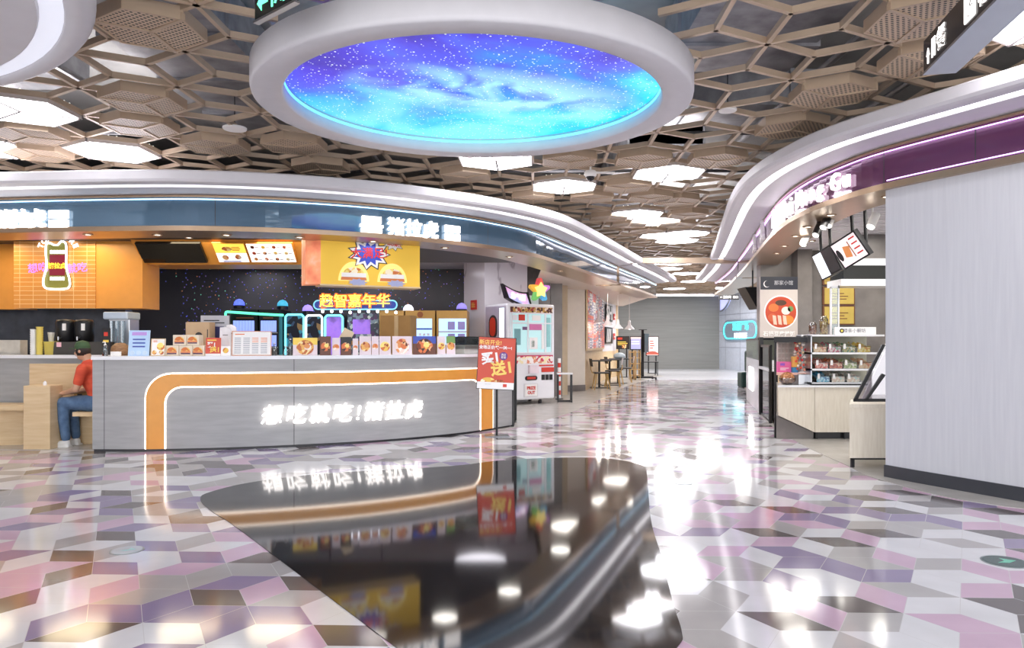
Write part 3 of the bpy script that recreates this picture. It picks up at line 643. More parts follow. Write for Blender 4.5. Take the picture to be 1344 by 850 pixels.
# ================================================================== LEFT COUNTER
CP = Path([(-4.79, 8.385), (-4.65, 8.385), (-4.2, 8.39), (-3.45, 8.50), (-2.63, 8.74), (-1.77, 9.115), (-1.03, 9.62), (-.51, 10.13), (.0, 10.86)], 1)
q = CP.at(CP.L/2)[0]
ct = thing('service_counter', 'long curved grey counter with white top and glowing orange arch on its front', 'counter', (q.x, q.y, 0))
mb = MB(); CP.sweep(mb, [(0, .03), (0, 1.05), (-.6, 1.05), (-.6, .03)], 0, CP.L, greyply, closed=True, ds=.1); mb.build('counter_body', ct, True)
mb = MB(); CP.sweep(mb, [(-.03, 0), (-.03, .03), (-.55, .03), (-.55, 0)], 0, CP.L, dark, closed=True, ds=.1); mb.build('toe_kick', ct, True)
mb = MB(); CP.sweep(mb, [(.03, 1.05), (.03, 1.09), (-.66, 1.09), (-.66, 1.05)], 0, CP.L, gloss_white, closed=True, ds=.1); mb.build('counter_top', ct, True)
for x in (137, 386):
    t = CP.s_px(x); mb = MB(); CP.sweep(mb, [(.002, .03), (.002, 1.05)], t-.003, t+.003, dark, ds=.003); mb.build('panel_seam', ct, True)
def archpoly(s0, s1, z, r, z0=.03, n=10, m=40):
    P = [(s0, z0+(z-r-z0)*k/6) for k in range(6)]
    P += [(s0+r-r*math.cos(PI/2*k/n), z-r+r*math.sin(PI/2*k/n)) for k in range(n+1)]
    P += [(s0+r+(s1-s0-2*r)*k/m, z) for k in range(1, m)]
    P += [(s1-r+r*math.sin(PI/2*k/n), z-r+r*math.cos(PI/2*k/n)) for k in range(n+1)]
    P += [(s1, z-r-(z-r-z0)*k/6) for k in range(1, 7)]
    return P
def ribbon(mb, A, B, o0, o1, mt):
    fr = [(CP.at(s, o1)[0].x, CP.at(s, o1)[0].y, z) for s, z in A]; fb = [(CP.at(s, o1)[0].x, CP.at(s, o1)[0].y, z) for s, z in B]
    ba = [(CP.at(s, o0)[0].x, CP.at(s, o0)[0].y, z) for s, z in A]; bb = [(CP.at(s, o0)[0].x, CP.at(s, o0)[0].y, z) for s, z in B]
    n = len(A); vs = fr+fb+ba+bb
    for k in range(n-1):
        mb.faces([fr[k], fr[k+1], fb[k+1], fb[k]], [(0, 1, 2, 3)], mt); mb.faces([fr[k], fr[k+1], ba[k+1], ba[k]], [(0, 1, 2, 3)], mt); mb.faces([fb[k], fb[k+1], bb[k+1], bb[k]], [(0, 1, 2, 3)], mt)
so0, so1, si0, si1 = CP.s_px(192), CP.s_px(646), CP.s_px(216), CP.s_px(631)
O_ = archpoly(so0, so1, .885, .28); I_ = archpoly(si0, si1, .745, .2)
mb = MB(); ribbon(mb, O_, I_, 0, .012, orange); ar = mb.build('orange_arch', ct, True); ar['label'] = 'orange arch band with glowing edges'
edge = em('warm_edge_light', (255, 240, 222), 4.5)
mb = MB(); ribbon(mb, archpoly(so0-.014, so1+.014, .899, .294), O_, 0, .006, edge); e1 = mb.build('edge_light', ct, True)
mb = MB(); ribbon(mb, I_, archpoly(si0+.014, si1-.014, .731, .186), 0, .006, edge); e2 = mb.build('edge_light', ct, True)
# lit lettering on the counter front
def path_text(P, body, s0, s1, z, size, o, mt, name, label, cat, shear=0, depth=.03, bold=.0, widths=None, boldk=None):
    q = P.at((s0+s1)/2, o)[0]; root = thing(name, label, cat, (q.x, q.y, z)); n = len(body)
    ws = [ {'!': .45, ' ': .3}.get(c, 1.0 if ord(c) > 255 else .55) for c in body]; tot = sum(ws); acc = 0
    dirn = 1 if P.side == 1 else -1
    for c, wd in zip(body, ws):
        mid = (acc+wd/2)/tot; acc += wd
        if c == ' ': continue
        s = s0+(s1-s0)*mid
        vs, fs = textmesh(c, size, depth, bold, shear)
        mb = MB(); P.bend(mb, s, z-size*.03, o, vs, fs, mt, sx=dirn if P.side == 1 else -1); mb.build('letter', root, True)
    return root
path_text(CP, '想吃就吃!猪拉虎', CP.s_px(340), CP.s_px(553),   .385, .25, .03, em('letter_glow', (255, 250, 246), 1.9), 'illuminated_slogan', 'glowing white slogan lettering on the grey counter front under the orange arch', 'sign lettering', shear=.18, bold=.002)
# end frame of the counter by the sign stand
e = CP.at(CP.L)[0]
ef = thing('counter_end_screen', 'black framed glass end screen at the right end of the long counter', 'partition', (e.x+.03, e.y, 0), math.radians(86))
mb = MB(); mb.box(-.0, .03, 0, .05, 0, 1.28, black); mb.box(.62, .65, 0, .05, 0, 1.28, black); mb.box(0, .65, 0, .05, 1.25, 1.28, black); mb.box(0, .65, 0, .05, 0, .04, black); mb.build('frame', ef)
MB().box(.03, .62, .02, .03, .04, 1.25, glass('smoked_glass', (110, 112, 116), .15)).build('glass_pane', ef)

# far-left nook: counter behind, benches
bc = thing('back_counter', 'grey counter section with white top behind the wooden benches at far left', 'counter', (-7, 9.2, 0))
mb = MB(); mb.prism([(-9.5, 9.42), (-6, 9.22), (-4.82, 9.18), (-4.82, 9.48), (-9.5, 9.9)], 0, 1.05, greyply); mb.build('counter_body', bc, True)
mb = MB(); mb.prism([(-9.5, 9.38), (-6, 9.18), (-5.0, 9.12), (-4.83, 9.0), (-4.83, 9.48), (-9.5, 9.95)], 1.05, 1.09, gloss_white); mb.build('counter_top', bc, True)
bh = thing('bench_backboard', 'light wood back board behind the seated person', 'panel', (-5.5, 9.12, 0))
MB().box(-5.98, -4.82, 9.1, 9.14, 0, .985, wood).build('board', bh, True)
blk1 = thing('wooden_block', 'tall pale wooden block between the two bench seats', 'partition', (-5.53, 8.65, 0))
MB().box(-5.69, -5.38, 8.55, 8.8, 0, .744, wood).build('block_body', blk1, True, bevel=.006)
MB().lathe([(.0, 0), (.02, 0), (.02, .03), (.008, .05), (0.001, .05)], (-5.5, 8.65, .744), gloss_white, 10).build('button', blk1, True)
b1 = thing('wooden_bench', 'pale wooden bench with box front at the left edge of the photo', 'bench', (-6.4, 8.9, 0))
mb = MB(); mb.prism([(-7.6, 8.62), (-5.70, 8.74), (-5.70, 9.1), (-7.6, 9.3)], .44, .50, wood); mb.build('seat', b1, True)
mb = MB(); mb.prism([(-7.6, 8.70), (-5.72, 8.95), (-5.72, 9.0), (-7.6, 8.75)], 0, .44, wood); mb.build('front_panel', b1, True)
b2 = thing('wooden_bench', 'pale wooden bench under the seated person', 'bench', (-5.1, 8.9, 0))
MB().prism([(-5.16, 8.62), (-4.82, 8.62), (-4.82, 9.1), (-5.37, 9.1), (-5.37, 9.0), (-5.16, 9.0)], .38, .43, wood).build('seat', b2, True); MB().box(-5.37, -4.82, 9.02, 9.06, 0, .38, wood).build('front_panel', b2, True)
cb_ = thing('cardboard_box', 'small open cardboard box on the bench behind the seated person', 'box', (-5.24, 9.05, .43), 0)
MB().box(-.13, .13, -.045, .045, 0, .24, carton).build('box_body', cb_); MB().box(-.09, -.03, -.048, -.045, .17, .19, dark).build('hand_hole', cb_)

# ================================================================== KIOSK UPPER WORK
ow = thing('orange_wall_box', 'orange tiled overhead wall with a fine grid pattern behind the neon sign', 'wall panel', (-6.2, 10.4, 1.73))
def tilegrid_mat():
    m = mat('orange_grid_tile', (222, 152, 74), .28, noise=0); nt = m.node_tree; b = nt.nodes['Principled BSDF']; tc = nt.nodes.new('ShaderNodeTexCoord')
    br = nt.nodes.new('ShaderNodeTexBrick'); br.offset = 0; br.inputs['Color1'].default_value = (*lin((226, 156, 76)), 1); br.inputs['Color2'].default_value = (*lin((220, 148, 70)), 1); br.inputs['Mortar'].default_value = (*lin((246, 206, 150)), 1)
    br.inputs['Scale'].default_value = 1; br.inputs['Brick Width'].default_value = .19; br.inputs['Row Height'].default_value = .062; br.inputs['Mortar Size'].default_value = .004
    mp = nt.nodes.new('ShaderNodeMapping'); mp.inputs['Rotation'].default_value = (PI/2, 0, 0); nt.links.new(tc.outputs['Object'], mp.inputs[0]); nt.links.new(mp.outputs[0], br.inputs['Vector']); nt.links.new(br.outputs['Color'], b.inputs['Base Color']); return m
MB().box(Xp(19, 10.4), Xp(126, 10.4), 10.385, 10.6, 1.73, 2.68, tilegrid_mat()).build('tiled_panel', ow, True)
MB().box(Xp(126, 10.4), Xp(187, 10.4), 10.4, 10.9, 1.73, 2.68, orange).build('orange_panel', ow, True)
MB().box(-9.4, Xp(19, 10.4), 10.7, 10.9, 1.73, 2.68, orange).build('side_panel', ow, True)
bk = thing('menu_bulkhead', 'slanted orange bulkhead carrying the television and menu boards', 'wall panel', (-3.6, 10.6, 2.36))
mb = MB(); xa, xb = Xp(176, 10.3), Xp(400, 10.3)
vs = [(xa, 10.2, 2.675), (xb, 10.2, 2.675), (xb, 10.55, 2.365), (Xp(190, 10.55), 10.55, 2.365), (xa, 11.2, 2.675), (xb, 11.2, 2.675), (xb, 11.2, 2.365), (Xp(190, 10.55), 11.2, 2.365)]
mb.faces(vs, [(0, 3, 2, 1), (3, 7, 6, 2), (0, 4, 7, 3), (1, 2, 6, 5), (0, 1, 5, 4)], orange); mb.build('bulkhead_body', bk, True)
tl = math.atan2(.35, .315)
def slant_board(name, label, cat, px0, px1, zc, hgt, frame, proud=.03):
    # lies on the slanted face of the bulkhead
    D = 10.375; x = Xp((px0+px1)/2, D); r = thing(name, label, cat, (x, D-.03, zc)); r.rotation_euler = (tl, 0, 0)
    return r, (px1-px0)*D/F, hgt
r, wd, ht = slant_board('television', 'switched off black television on the slanted orange bulkhead', 'television', 185, 269, 2.52, .36, black)
MB().box(-wd/2, wd/2, -.03, .02, -ht/2, ht/2, black).build('bezel', r, bevel=.005); MB().box(-wd/2+.015, wd/2-.015, -.032, -.03, -ht/2+.015, ht/2-.015, M('tv_glass', (26, 25, 27), .08)).build('screen', r)
menw = em('menu_lit_white', (250, 248, 250), .75); meny = em('menu_lit_yellow', (246, 226, 90), .7)
r, wd, ht = slant_board('menu_board', 'lit menu board with a yellow burger picture above white, next to the television', 'menu', 284, 326, 2.52, .36, orange)
MB().box(-wd/2, wd/2, -.02, .02, -ht/2, ht/2, orange).build('frame', r); mb = MB(); mb.box(-wd/2+.012, wd/2-.012, -.024, -.02, -ht/2+.012, 0, menw); mb.box(-wd/2+.012, wd/2-.012, -.024, -.02, 0.01, ht/2-.012, meny); mb.build('lit_face', r)
mb = MB(); disc(mb, -.04, .08, .07, food[0], -.027, sz=.6); disc(mb, -.1, -.08, .045, food[2], -.027); disc(mb, .08, -.07, .045, food[1], -.027); lines(mb, .03, .18, .05, .13, 3, orp, -.027); lines(mb, -.15, .15, -.16, -.13, 2, blup, -.027); mb.build('printed_menu', r)
r, wd, ht = slant_board('menu_board', 'wide white lit menu board with three rows of small food pictures', 'menu', 327, 388, 2.52, .36, orange)
MB().box(-wd/2, wd/2, -.02, .02, -ht/2, ht/2, orange).build('frame', r); MB().box(-wd/2+.012, wd/2-.012, -.024, -.02, -ht/2+.012, ht/2-.012, menw).build('lit_face', r)
mb = MB()
for a in range(4):
    for b in range(3):
        disc(mb, -.24+a*.15, -.11+b*.11, .027, food[(a+b) % 4], -.027, n=10); rect(mb, -.205+a*.15, -.155+a*.15, -.12+b*.11, -.11+b*.11, M('grey_text', (150, 150, 160), .5), -.027)
mb.build('printed_menu', r)
# neon sign
ns = thing('neon_sign', 'glowing neon sign of a lidded jar with pink writing either side on the orange wall', 'neon sign', W(75, 380, 10.36))
def nP(x, y): v = W(x, y, 10.34); return v
neon = em('neon_white', (250, 250, 255), 2.2); neonp = em('neon_pink', (226, 110, 236), 1.5)
def polytube(mb, pts, r, mt, closed=False, n=8):
    pts = [Vector(p) for p in pts]; k = len(pts)
    for i in range(k if closed else k-1): mb.tube(pts[i], pts[(i+1) % k], r, mt, n=n)
def cat_closed(pts, n=6): return [(p.x, p.y) for p in smoothpoly(pts, n)]
out = [(61,320),(66,319),(70,321),(76,321),(80,317),(85,318),(87,325),(87,350),(91,366),(91,376),(84,379),(66,379),(58,376),(57,366),(61,350),(60,330)]
ol = cat_closed(out)
mb = MB(); polytube(mb, [nP(x, y) for x, y in ol], .013, neon, True); mb.build('outline_tube', ns, True)
mb = MB(); mb.plate([(nP(x, y).x, nP(x, y).z) for x, y in ol][::-1], 10.365, 10.38, em('olive_panel', (120, 118, 50), .15)); mb.build('back_plate', ns, True)
mb = MB(); P_ = lambda x, y: (nP(x, y).x, nP(x, y).z)
def prect(mb, x0, y0_, x1, y1, D0, D1, mt): a = P_(x0, y0_); b = P_(x1, y1); mb.box(a[0], b[0], D0, D1, b[1], a[1], mt)
prect(mb, 64, 334, 84, 361, 10.355, 10.364, em('jar_red', (120, 10, 45), .3))
for yy in (328, 363):
    for k in range(5): prect(mb, 65+k*3.9, yy, 67.6+k*3.9, yy+4.5, 10.352, 10.364, neon)
mb.build('jar_body', ns, True)
mb = MB(); text(mb, '猪拉虎', P_(74.5, 348)[0], P_(74.5, 349)[1], .085, em('jar_yellow', (250, 220, 60), 1.2), 10.35, .004, .002); mb.build('jar_lettering', ns, True)
for body, x in (('想吃', 49.5), ('就吃', 101)):
    mb = MB(); text(mb, body, P_(x, 352)[0], P_(x, 352)[1], .145, neonp, 10.345, .01, -.001, rot=.1); mb.build('pink_lettering', ns, True)
for k, ch in enumerate('TONATURE'):
    a = math.radians(158-k*136/7); mb = MB(); text(mb, ch, P_(76, 330)[0]+.26*math.cos(a), P_(76, 330)[1]+.22*math.sin(a), .1, neon, 10.345, .01, .003, rot=a-PI/2); mb.build('letter', ns, True)
# yellow light box
p2, p3 = Vector((Xp(421, 9.3), 9.3)), Vector((Xp(551, 9.86), 9.86)); wv = (p3-p2); wl = wv.length; yaw = math.atan2(wv.y, wv.x)
yb = thing('poster_light_box', 'hanging yellow poster box with red slogan burst and two printed burgers', 'light box', (p2.x, p2.y, 1.99), yaw)
yl = em('lit_yellow', (222, 180, 60), .3); bxh = .62
MB().box(0, wl, 0, .3, 0, bxh, yl).build('box_body', yb)
MB().box(-.01, wl+.01, -.01, .31, -.02, 0, wood).build('base_rim', yb)
side = MB(); d0 = Vector((Xp(401, 9.36), 9.36))
loc = lambda p: (Matrix.Rotation(-yaw, 2) @ (Vector(p)-p2))
ld0 = loc(d0); side.prism([(0, 0), (0, .3), (ld0.x, ld0.y+.3), (ld0.x, ld0.y)], 0, bxh, ramp_mat('sauce_print', [(.2, (196, 60, 40)), (.5, (232, 150, 110)), (.8, (236, 226, 226))], 3, emit=.35)); side.build('side_picture', yb)
mb = MB()
def burst(mb, cx, cz, r0, r1, n, mt, y, sx=1.3, ph=0):
    mb.plate([(cx+(r1 if k % 2 == 0 else r0)*sx*math.cos(2*PI*k/(2*n)+ph), cz+(r1 if k % 2 == 0 else r0)*math.sin(2*PI*k/(2*n)+ph)) for k in range(2*n)], y, 0, mt)
burst(mb, .62, .41, .155, .225, 11, blk, -.004); burst(mb, .62, .41, .14, .205, 11, whp, -.006); burst(mb, .62, .41, .10, .16, 11, em('burst_blue', (50, 70, 180), .1), -.008)
mb.build('slogan_burst', yb)
mb = MB(); text(mb, '大满足!', .62, .41, .15, em('slogan_red', (200, 30, 30), .15), -.011, .004, .002, rot=.05); mb.build('slogan_lettering', yb)
mb = MB(); burst(mb, .95, .56, .06, .10, 9, blk, -.005, 1.6); burst(mb, .95, .56, .055, .09, 9, whp, -.007, 1.6); text(mb, 'wow!!', .95, .55, .075, redp, -.01, .003, .002, rot=-.1); mb.build('small_burst', yb)
for cx in (.42, .93):
    mb = MB(); disc(mb, cx, .05, .20, em('burger_outline', (250, 224, 130), .4), -.004, sz=1.25, a0=0, a1=PI); disc(mb, cx, .06, .16, M('bun_print', (222, 130, 70), .5), -.006, sx=1.05, sz=.75, a0=0, a1=PI)
    disc(mb, cx, .155, .13, food[3], -.008, sx=1.0, sz=.55, a0=0, a1=PI); rect(mb, cx-.16, cx+.16, .10, .155, whp, -.008)
    burst(mb, cx+.05, .035, .035, .05, 9, M('lace_blue', (170, 176, 214), .5), -.01, 2.6); mb.build('burger_picture', yb)

# fascia signs on the teal glass
def fascia_group(x0, x1, xb0, xb1, icon, label):
    ss0, ss1 = LP.s_px(x0), LP.s_px(x1)
    r = path_text(LP, '猪拉虎', ss0, ss1, 2.69, .235, .03, signwhite, 'illuminated_shop_sign', label, 'sign lettering', bold=.003, depth=.05)
    b0, b1 = LP.s_px(xb0), LP.s_px(xb1); sm = (b0+b1)/2
    for dz in (-.055, .055):
        mb = MB(); LP.sweep(mb, [(.012, 2.69+dz-.045), (.05, 2.69+dz-.045), (.05, 2.69+dz+.045), (.012, 2.69+dz+.045)], b0, b1, signwhite, closed=True, ds=.05); mb.build('small_sign_block', r, True)
    if icon:
        c = LP.s_px(icon)
        for z0, z1, hw in ((2.60, 2.65, .13), (2.665, 2.70, .145), (2.715, 2.80, .12)):
            mb = MB(); LP.sweep(mb, [(.012, z0), (.05, z0), (.05, z1), (.012, z1)], c-hw, c+hw, signwhite, closed=True, ds=.05); mb.build('burger_icon_slice', r, True)
    return r
fascia_group(507, 574, 582, 601, 487, 'glowing white three character shop sign with burger icon on the teal glass')
fascia_group(-2, 62, 68, 92, -14, 'glowing white shop sign on the teal glass at the left edge of the photo')

# ================================================================== THINGS ON THE COUNTER
ZT = 1.09
def cpos(x, o=.25):
    p = CP.at(CP.s_px(min(max(x, 126), 676)), -o)[0]; return Vector((Xp(x, p.y), p.y, ZT))
def cyaw(x):
    t = CP.at(CP.s_px(x))[1]; return math.atan2(t.y, t.x)
def card(name, label, cat, x0, x1, ytop, o, face, art=None, thick=.012, lean=-.12, group=None, yaw=None, frame=None):
    xm = (x0+x1)/2; p = cpos(xm, o); wd = (x1-x0)*p.y/F; h = Zp(ytop, p.y)-ZT
    r = thing(name, label, cat, p, (cyaw(xm)*.6 if yaw is None else yaw), group); r.rotation_euler[0] = lean
    MB().box(-wd/2, wd/2, 0, thick, 0, h, face).build('board', r)
    if frame:
        mb = MB(); t = .008
        for a in ((-wd/2, wd/2, 0, t), (-wd/2, wd/2, h-t, h), (-wd/2, -wd/2+t, 0, h), (wd/2-t, wd/2, 0, h)): mb.box(a[0], a[1], -.006, 0, a[2], a[3], frame)
        mb.build('frame', r)
    mb = MB(); mb.box(-.02, .02, thick, thick+.07, 0, h*.35, GL); mb.build('stand_foot', r)
    if art:
        mb = MB(); art(mb, wd, h); mb.build('print', r)
    return r
def a_price(mb, w_, h):
    rect(mb, -w_*.35, w_*.35, h*.80, h*.93, M('lilac_print', (190, 150, 220), .5), -.003)
    for k in range(3): rect(mb, -w_*.3, w_*.3, h*(.62-k*.14), h*(.67-k*.14), blup, -.003)
    for k in range(3): disc(mb, (-.3+.3*k)*w_, h*.12, w_*.11, M('pastel_print', (200, 220, 240), .5), -.003)
card('price_sign', 'light blue and white upright price sign on the left end of the counter', 'sign', 168, 195, 433, .2, M('pale_blue_board', (186, 214, 242), .4), a_price)
card('menu_flyer', 'tilted white flyer with a burger and small pictures beside the blue price sign', 'sign', 198, 216, 444, .2, whp, lambda m, w_, h: (disc(m, .03, h*.55, w_*.28, food[3], -.003), disc(m, -.04, h*.2, w_*.16, food[0], -.003), disc(m, .04, h*.2, w_*.16, food[0], -.003), lines(m, -w_*.35, w_*.1, h*.8, h*.92, 2, orp)), frame=wood)
bx = None
for k, (x, lvl) in enumerate([(228, 0), (246, 0), (262, 0), (238, 1), (255, 1)]):
    p = cpos(x, .28); p.z = ZT+lvl*.125
    lab = ['leftmost burger box in the bottom row on the counter', 'middle burger box in the bottom row on the counter', 'right burger box in the bottom row beside the red flyer', 'left burger box on top of the stack', 'right burger box on top of the stack'][k]
    if bx is None:
        bx = thing('burger_box', lab, 'box', p, 0, 'printed burger boxes stacked on the counter')
        MB().box(-.078, .078, -.05, .07, 0, .122, M('box_cream', (232, 218, 196), .5)).build('box_body', bx, bevel=.004)
        mb = MB(); disc(mb, 0, .055, .055, food[3], -.003, sz=.85, a0=0, a1=PI); rect(mb, -.055, .055, .02, .035, M('dark_purple_print', (90, 50, 80), .5), -.003); rect(mb, -.058, .058, .038, .052, orp, -.003); mb.xf(Matrix.Translation((0, -.051, 0))); mb.build('burger_print', bx)
    else: dup(bx, p, 0, lab)
def a_red(mb, w_, h):
    text(mb, '买1', -.02, h*.6, .07, whp, -.004, .002, .002); text(mb, '送1', .02, h*.32, .08, yelp, -.004, .002, .002); rect(mb, -w_/2, w_/2, 0, h*.12, whp, -.003); rect(mb, -w_*.4, w_*.2, h*.84, h*.9, yelp, -.003)
card('red_flyer', 'small red buy one get one flyer standing on the counter', 'sign', 270, 289, 443, .2, redorange, a_red)
card('yellow_card', 'tiny cream card with a yellow picture right of the red flyer', 'sign', 290, 302, 454, .18, whp, lambda m, w_, h: disc(m, 0, h*.55, w_*.3, food[3], -.003))
kb = thing('kraft_box', 'kraft cardboard box with a round black logo behind the burger boxes', 'box', cpos(262, .62)+Vector((0, .0, .12)), .05)
mb = MB(); mb.box(-.17, .12, 0, .2, -.12, .29, kraft); mb.build('box_body', kb, bevel=.005); mb = MB(); disc(mb, -.01, .12, .045, blk, -.004); rect(mb, .09, .1, .1, .2, blk, -.002); mb.build('printed_logo', kb)
kb.location.z = ZT+.12
gp = thing('grey_poster_board', 'grey framed board with dark print leaning behind the kraft box', 'sign', cpos(282, .85), 0)
MB().box(-.18, .18, 0, .02, 0, .5, M('grey_board', (180, 182, 192), .5)).build('board', gp); mb = MB(); lines(mb, -.14, .14, .4, .46, 2, dark); rect(mb, -.1, .12, .15, .36, M('navy_print', (60, 60, 110), .5)); mb.build('print', gp)
paper = M('white_paper', (238, 236, 240), .7)
for k, (x, hh, yw, lab) in enumerate([(296, .34, .3, 'tall left paper bag standing folded on the counter'), (304, .37, -.2, 'middle tall white paper bag on the counter'), (311, .28, .15, 'short right white paper bag behind the menu board')]):
    r = thing('paper_bag', lab, 'paper bag', cpos(x, .42+.05*k), yw, 'white paper bags on the counter')
    mb = MB(); w_ = .07; vs = [(-w_, -.03, 0), (w_, -.03, 0), (w_, .03, 0), (-w_, .03, 0), (-w_*.9, -.012, hh), (w_*.9, -.004, hh-.03), (w_*.9, .008, hh-.03), (-w_*.9, .012, hh), (0, -.03, hh*1.02), (0, .02, hh*1.02)]
    mb.faces(vs, [(0, 3, 2, 1), (0, 1, 5, 8, 4), (2, 3, 7, 9, 6), (1, 2, 6, 5), (0, 4, 7, 3), (4, 8, 9, 7), (8, 5, 6, 9)], paper); mb.build('bag_body', r)
    mb = MB(); mb.box(-.03, .03, -.034, -.031, hh*.72, hh*.74, dark); mb.build('printed_mark', r)
def a_menu(mb, w_, h):
    g = M('grey_text', (150, 150, 160), .5)
    for k, t in enumerate('Pork'): pass
    lines(mb, -w_*.42, -w_*.08, h*.85, h*.93, 1, orp)
    for c in range(4):
        for k in range(9): rect(mb, -w_*.43+c*w_*.22, -w_*.43+c*w_*.22+w_*.16, h*(.1+k*.075), h*(.1+k*.075)+h*.025, g if c < 2 or k < 6 else orp, -.003)
card('framed_menu', 'white price list in a thin copper frame standing on the counter', 'menu', 305, 355, 434, .2, whp, a_menu, frame=M('copper_frame', (206, 150, 120), .35, metal=.4))
jarg = glass('jar_glass', (225, 235, 240), .18)
for k, (x, hh, rr) in enumerate([(360, .14, .03), (375, .10, .035), (381, .19, .025), (390, .09, .03)]):
    r = thing('glass_bottle', ['small glass bottle right of the framed menu', 'low glass jar behind the yellow poster edge', 'tall narrow glass bottle beside the yellow poster', 'short glass jar behind the yellow poster'][k], 'bottle', cpos(x, .3), 0, 'glass bottles on the counter')
    MB().lathe([(rr, 0), (rr, hh*.6), (rr*.45, hh*.8), (rr*.45, hh)], (0, 0, 0), jarg, 14).build('bottle_body', r, smooth=True); MB().lathe([(rr*.5, hh), (rr*.5, hh+.015)], (0, 0, 0), steel, 12).build('cap', r)
def a_food(k, bg=None):
    def f(mb, w_, h):
        if bg: rect(mb, -w_/2, w_/2, h*.6, h, bg, -.002)
        disc(mb, 0, h*.45, min(w_, h)*.42, food[k], -.004, sx=1.0 if w_ < h else w_/h*.85); disc(mb, w_*.1, h*.5, min(w_, h)*.2, food[(k+1) % 4], -.005)
    return f
lil = M('pale_pink_board', (232, 216, 222), .5)
fl = [(385, 416, 443, 0, yelp, 'food_poster', 'wide poster with fried food on pink and yellow, left end of the food poster row'),
      (420, 434, 441, 2, None, 'food_poster', 'dark burger poster, first small one right of the wide yellow poster'), (436, 446, 443, 1, None, 'food_poster', 'pale poster with stacked small pictures beside the dark burger poster'),
      (447, 461, 442, 2, blk, 'food_poster', 'dark poster with boxed meal under the tilted card'), (463, 470, 444, 1, None, 'food_poster', 'narrow white list card right of the boxed meal poster'),
      (472, 487, 441, 0, None, 'food_poster', 'poster of fried pancakes in the middle of the row'), (488, 497, 441, 1, None, 'food_poster', 'narrow white bottle poster between two food posters'),
      (498, 513, 441, 3, None, 'food_poster', 'poster of a golden waffle dish'), (515, 541, 441, 1, None, 'food_poster', 'wide pink poster of a mixed snack platter'),
      (542, 573, 441, 2, blup, 'food_poster', 'wide poster of rice rolls with blue top'), (574, 585, 441, 3, None, 'food_poster', 'poster of an egg in an arch frame'), (586, 598, 441, 0, M('green_print', (120, 160, 90), .5), 'food_poster', 'rightmost poster of salad toast in the row')]
for x0, x1, yt, k, bg, nm, lab in fl: card(nm, lab, 'poster', x0, x1, yt, .22, lil if k != 2 else M('brown_board', (110, 70, 56), .5), a_food(k, bg), group='food posters on the counter', lean=-.06)
r = thing('tilted_card', 'cream card leaning askew over the food posters', 'card', cpos(452, .3)+Vector((0, 0, .22)), 0); r.rotation_euler = (-.1, .5, 0); r.location.z = ZT+.2
MB().box(-.07, .07, 0, .008, -.02, .13, M('cream_card', (226, 204, 172), .6)).build('card_sheet', r)
r = thing('steel_tray', 'steel food tray under clear glass cover at the right end of the counter', 'tray', cpos(614, .35), cyaw(614))
MB().box(-.16, .16, -.1, .1, 0, .12, M('tray_steel', (196, 196, 192), .4, metal=.2)).build('tray_body', r, bevel=.01); MB().box(-.17, .17, -.11, .11, .07, .24, glass('cover_glass', (230, 235, 235), .02)).build('glass_cover', r); MB().tube((-.05, -.02, .08), (.05, -.02, .08), .015, steel).build('handle', r)
r = thing('paper_roll', 'white roll of paper with a dark end above the red sign board', 'paper roll', cpos(630, .2)+Vector((0, .3, .17)), cyaw(630)); MB().tube((-.09, 0, .0), (.09, 0, .0), .04, paper, n=18).build('roll', r); MB().tube((-.115, 0, 0), (-.09, 0, 0), .045, dark, n=18).build('end_cap', r); MB().box(-.05, .05, -.03, .03, -.17, -.03, steel).build('holder', r)

# left end: urns, cups, coffee machine on a dark shelf
sh = thing('preparation_shelf', 'dark raised preparation shelf under the black urns', 'shelf', (-5.6, 9.62, 1.05))
MB().box(Xp(70, 9.7), Xp(150, 9.7), 9.5, 9.95, 0, 1.255, M('dark_green_brown', (62, 58, 54), .4)).build('shelf_body', sh, True)
ur = None
for x, lab in ((86, 'left black beverage urn'), (110.5, 'right black beverage urn')):
    p = W(x, 448, 9.72); p.z = 1.255
    if ur is None:
        ur = thing('beverage_urn', lab, 'beverage dispenser', p, 0, 'black beverage urns')
        MB().lathe([(.10, 0), (.115, .01), (.115, .26), (.10, .29), (.02, .30), (.001, .30)], (0, 0, 0), black, 24).build('urn_body', ur, smooth=True)
        MB().box(.03, .075, -.122, -.11, .15, .24, whp).build('label_plate', ur); mb = MB(); mb.tube((0, -.11, .05), (0, -.16, .05), .012, steel); mb.tube((0, -.155, .07), (0, -.155, .02), .01, steel); mb.build('tap', ur)
    else: dup(ur, p, 0, lab)
for x, lab in ((77, 'pink tag under the left urn'), (112, 'pink tag under the right urn')):
    p = W(x, 452, 9.49); o = MB().box(p.x-.03, p.x+.03, 9.492, 9.498, p.z-.03, p.z+.03, M('pink_tag', (244, 190, 200), .6)).build('price_tag'); tag(o, lab, 'tag', 'pink tags on the shelf')
cupm = M('cup_white', (236, 238, 240), .4); cupy = M('cup_yellow', (226, 208, 110), .45)
def bp_(x, D=9.5): return Vector((Xp(x, D), D, 1.09))
r = thing('cup_stack', 'tall stack of white cups at the left end of the counter', 'cups', bp_(44)); mb = MB(); [mb.lathe([(.032, .03*k), (.042, .03*k+.03)], (0, 0, 0), cupm, 14) for k in range(11)]; mb.build('stacked_cups', r)
r = thing('cup_stack', 'tall stack of yellow cups beside the white cup stack', 'cups', bp_(52)); mb = MB(); [mb.lathe([(.034, .03*k), (.045, .03*k+.03)], (0, 0, 0), cupy, 14) for k in range(12)]; mb.build('stacked_cups', r)
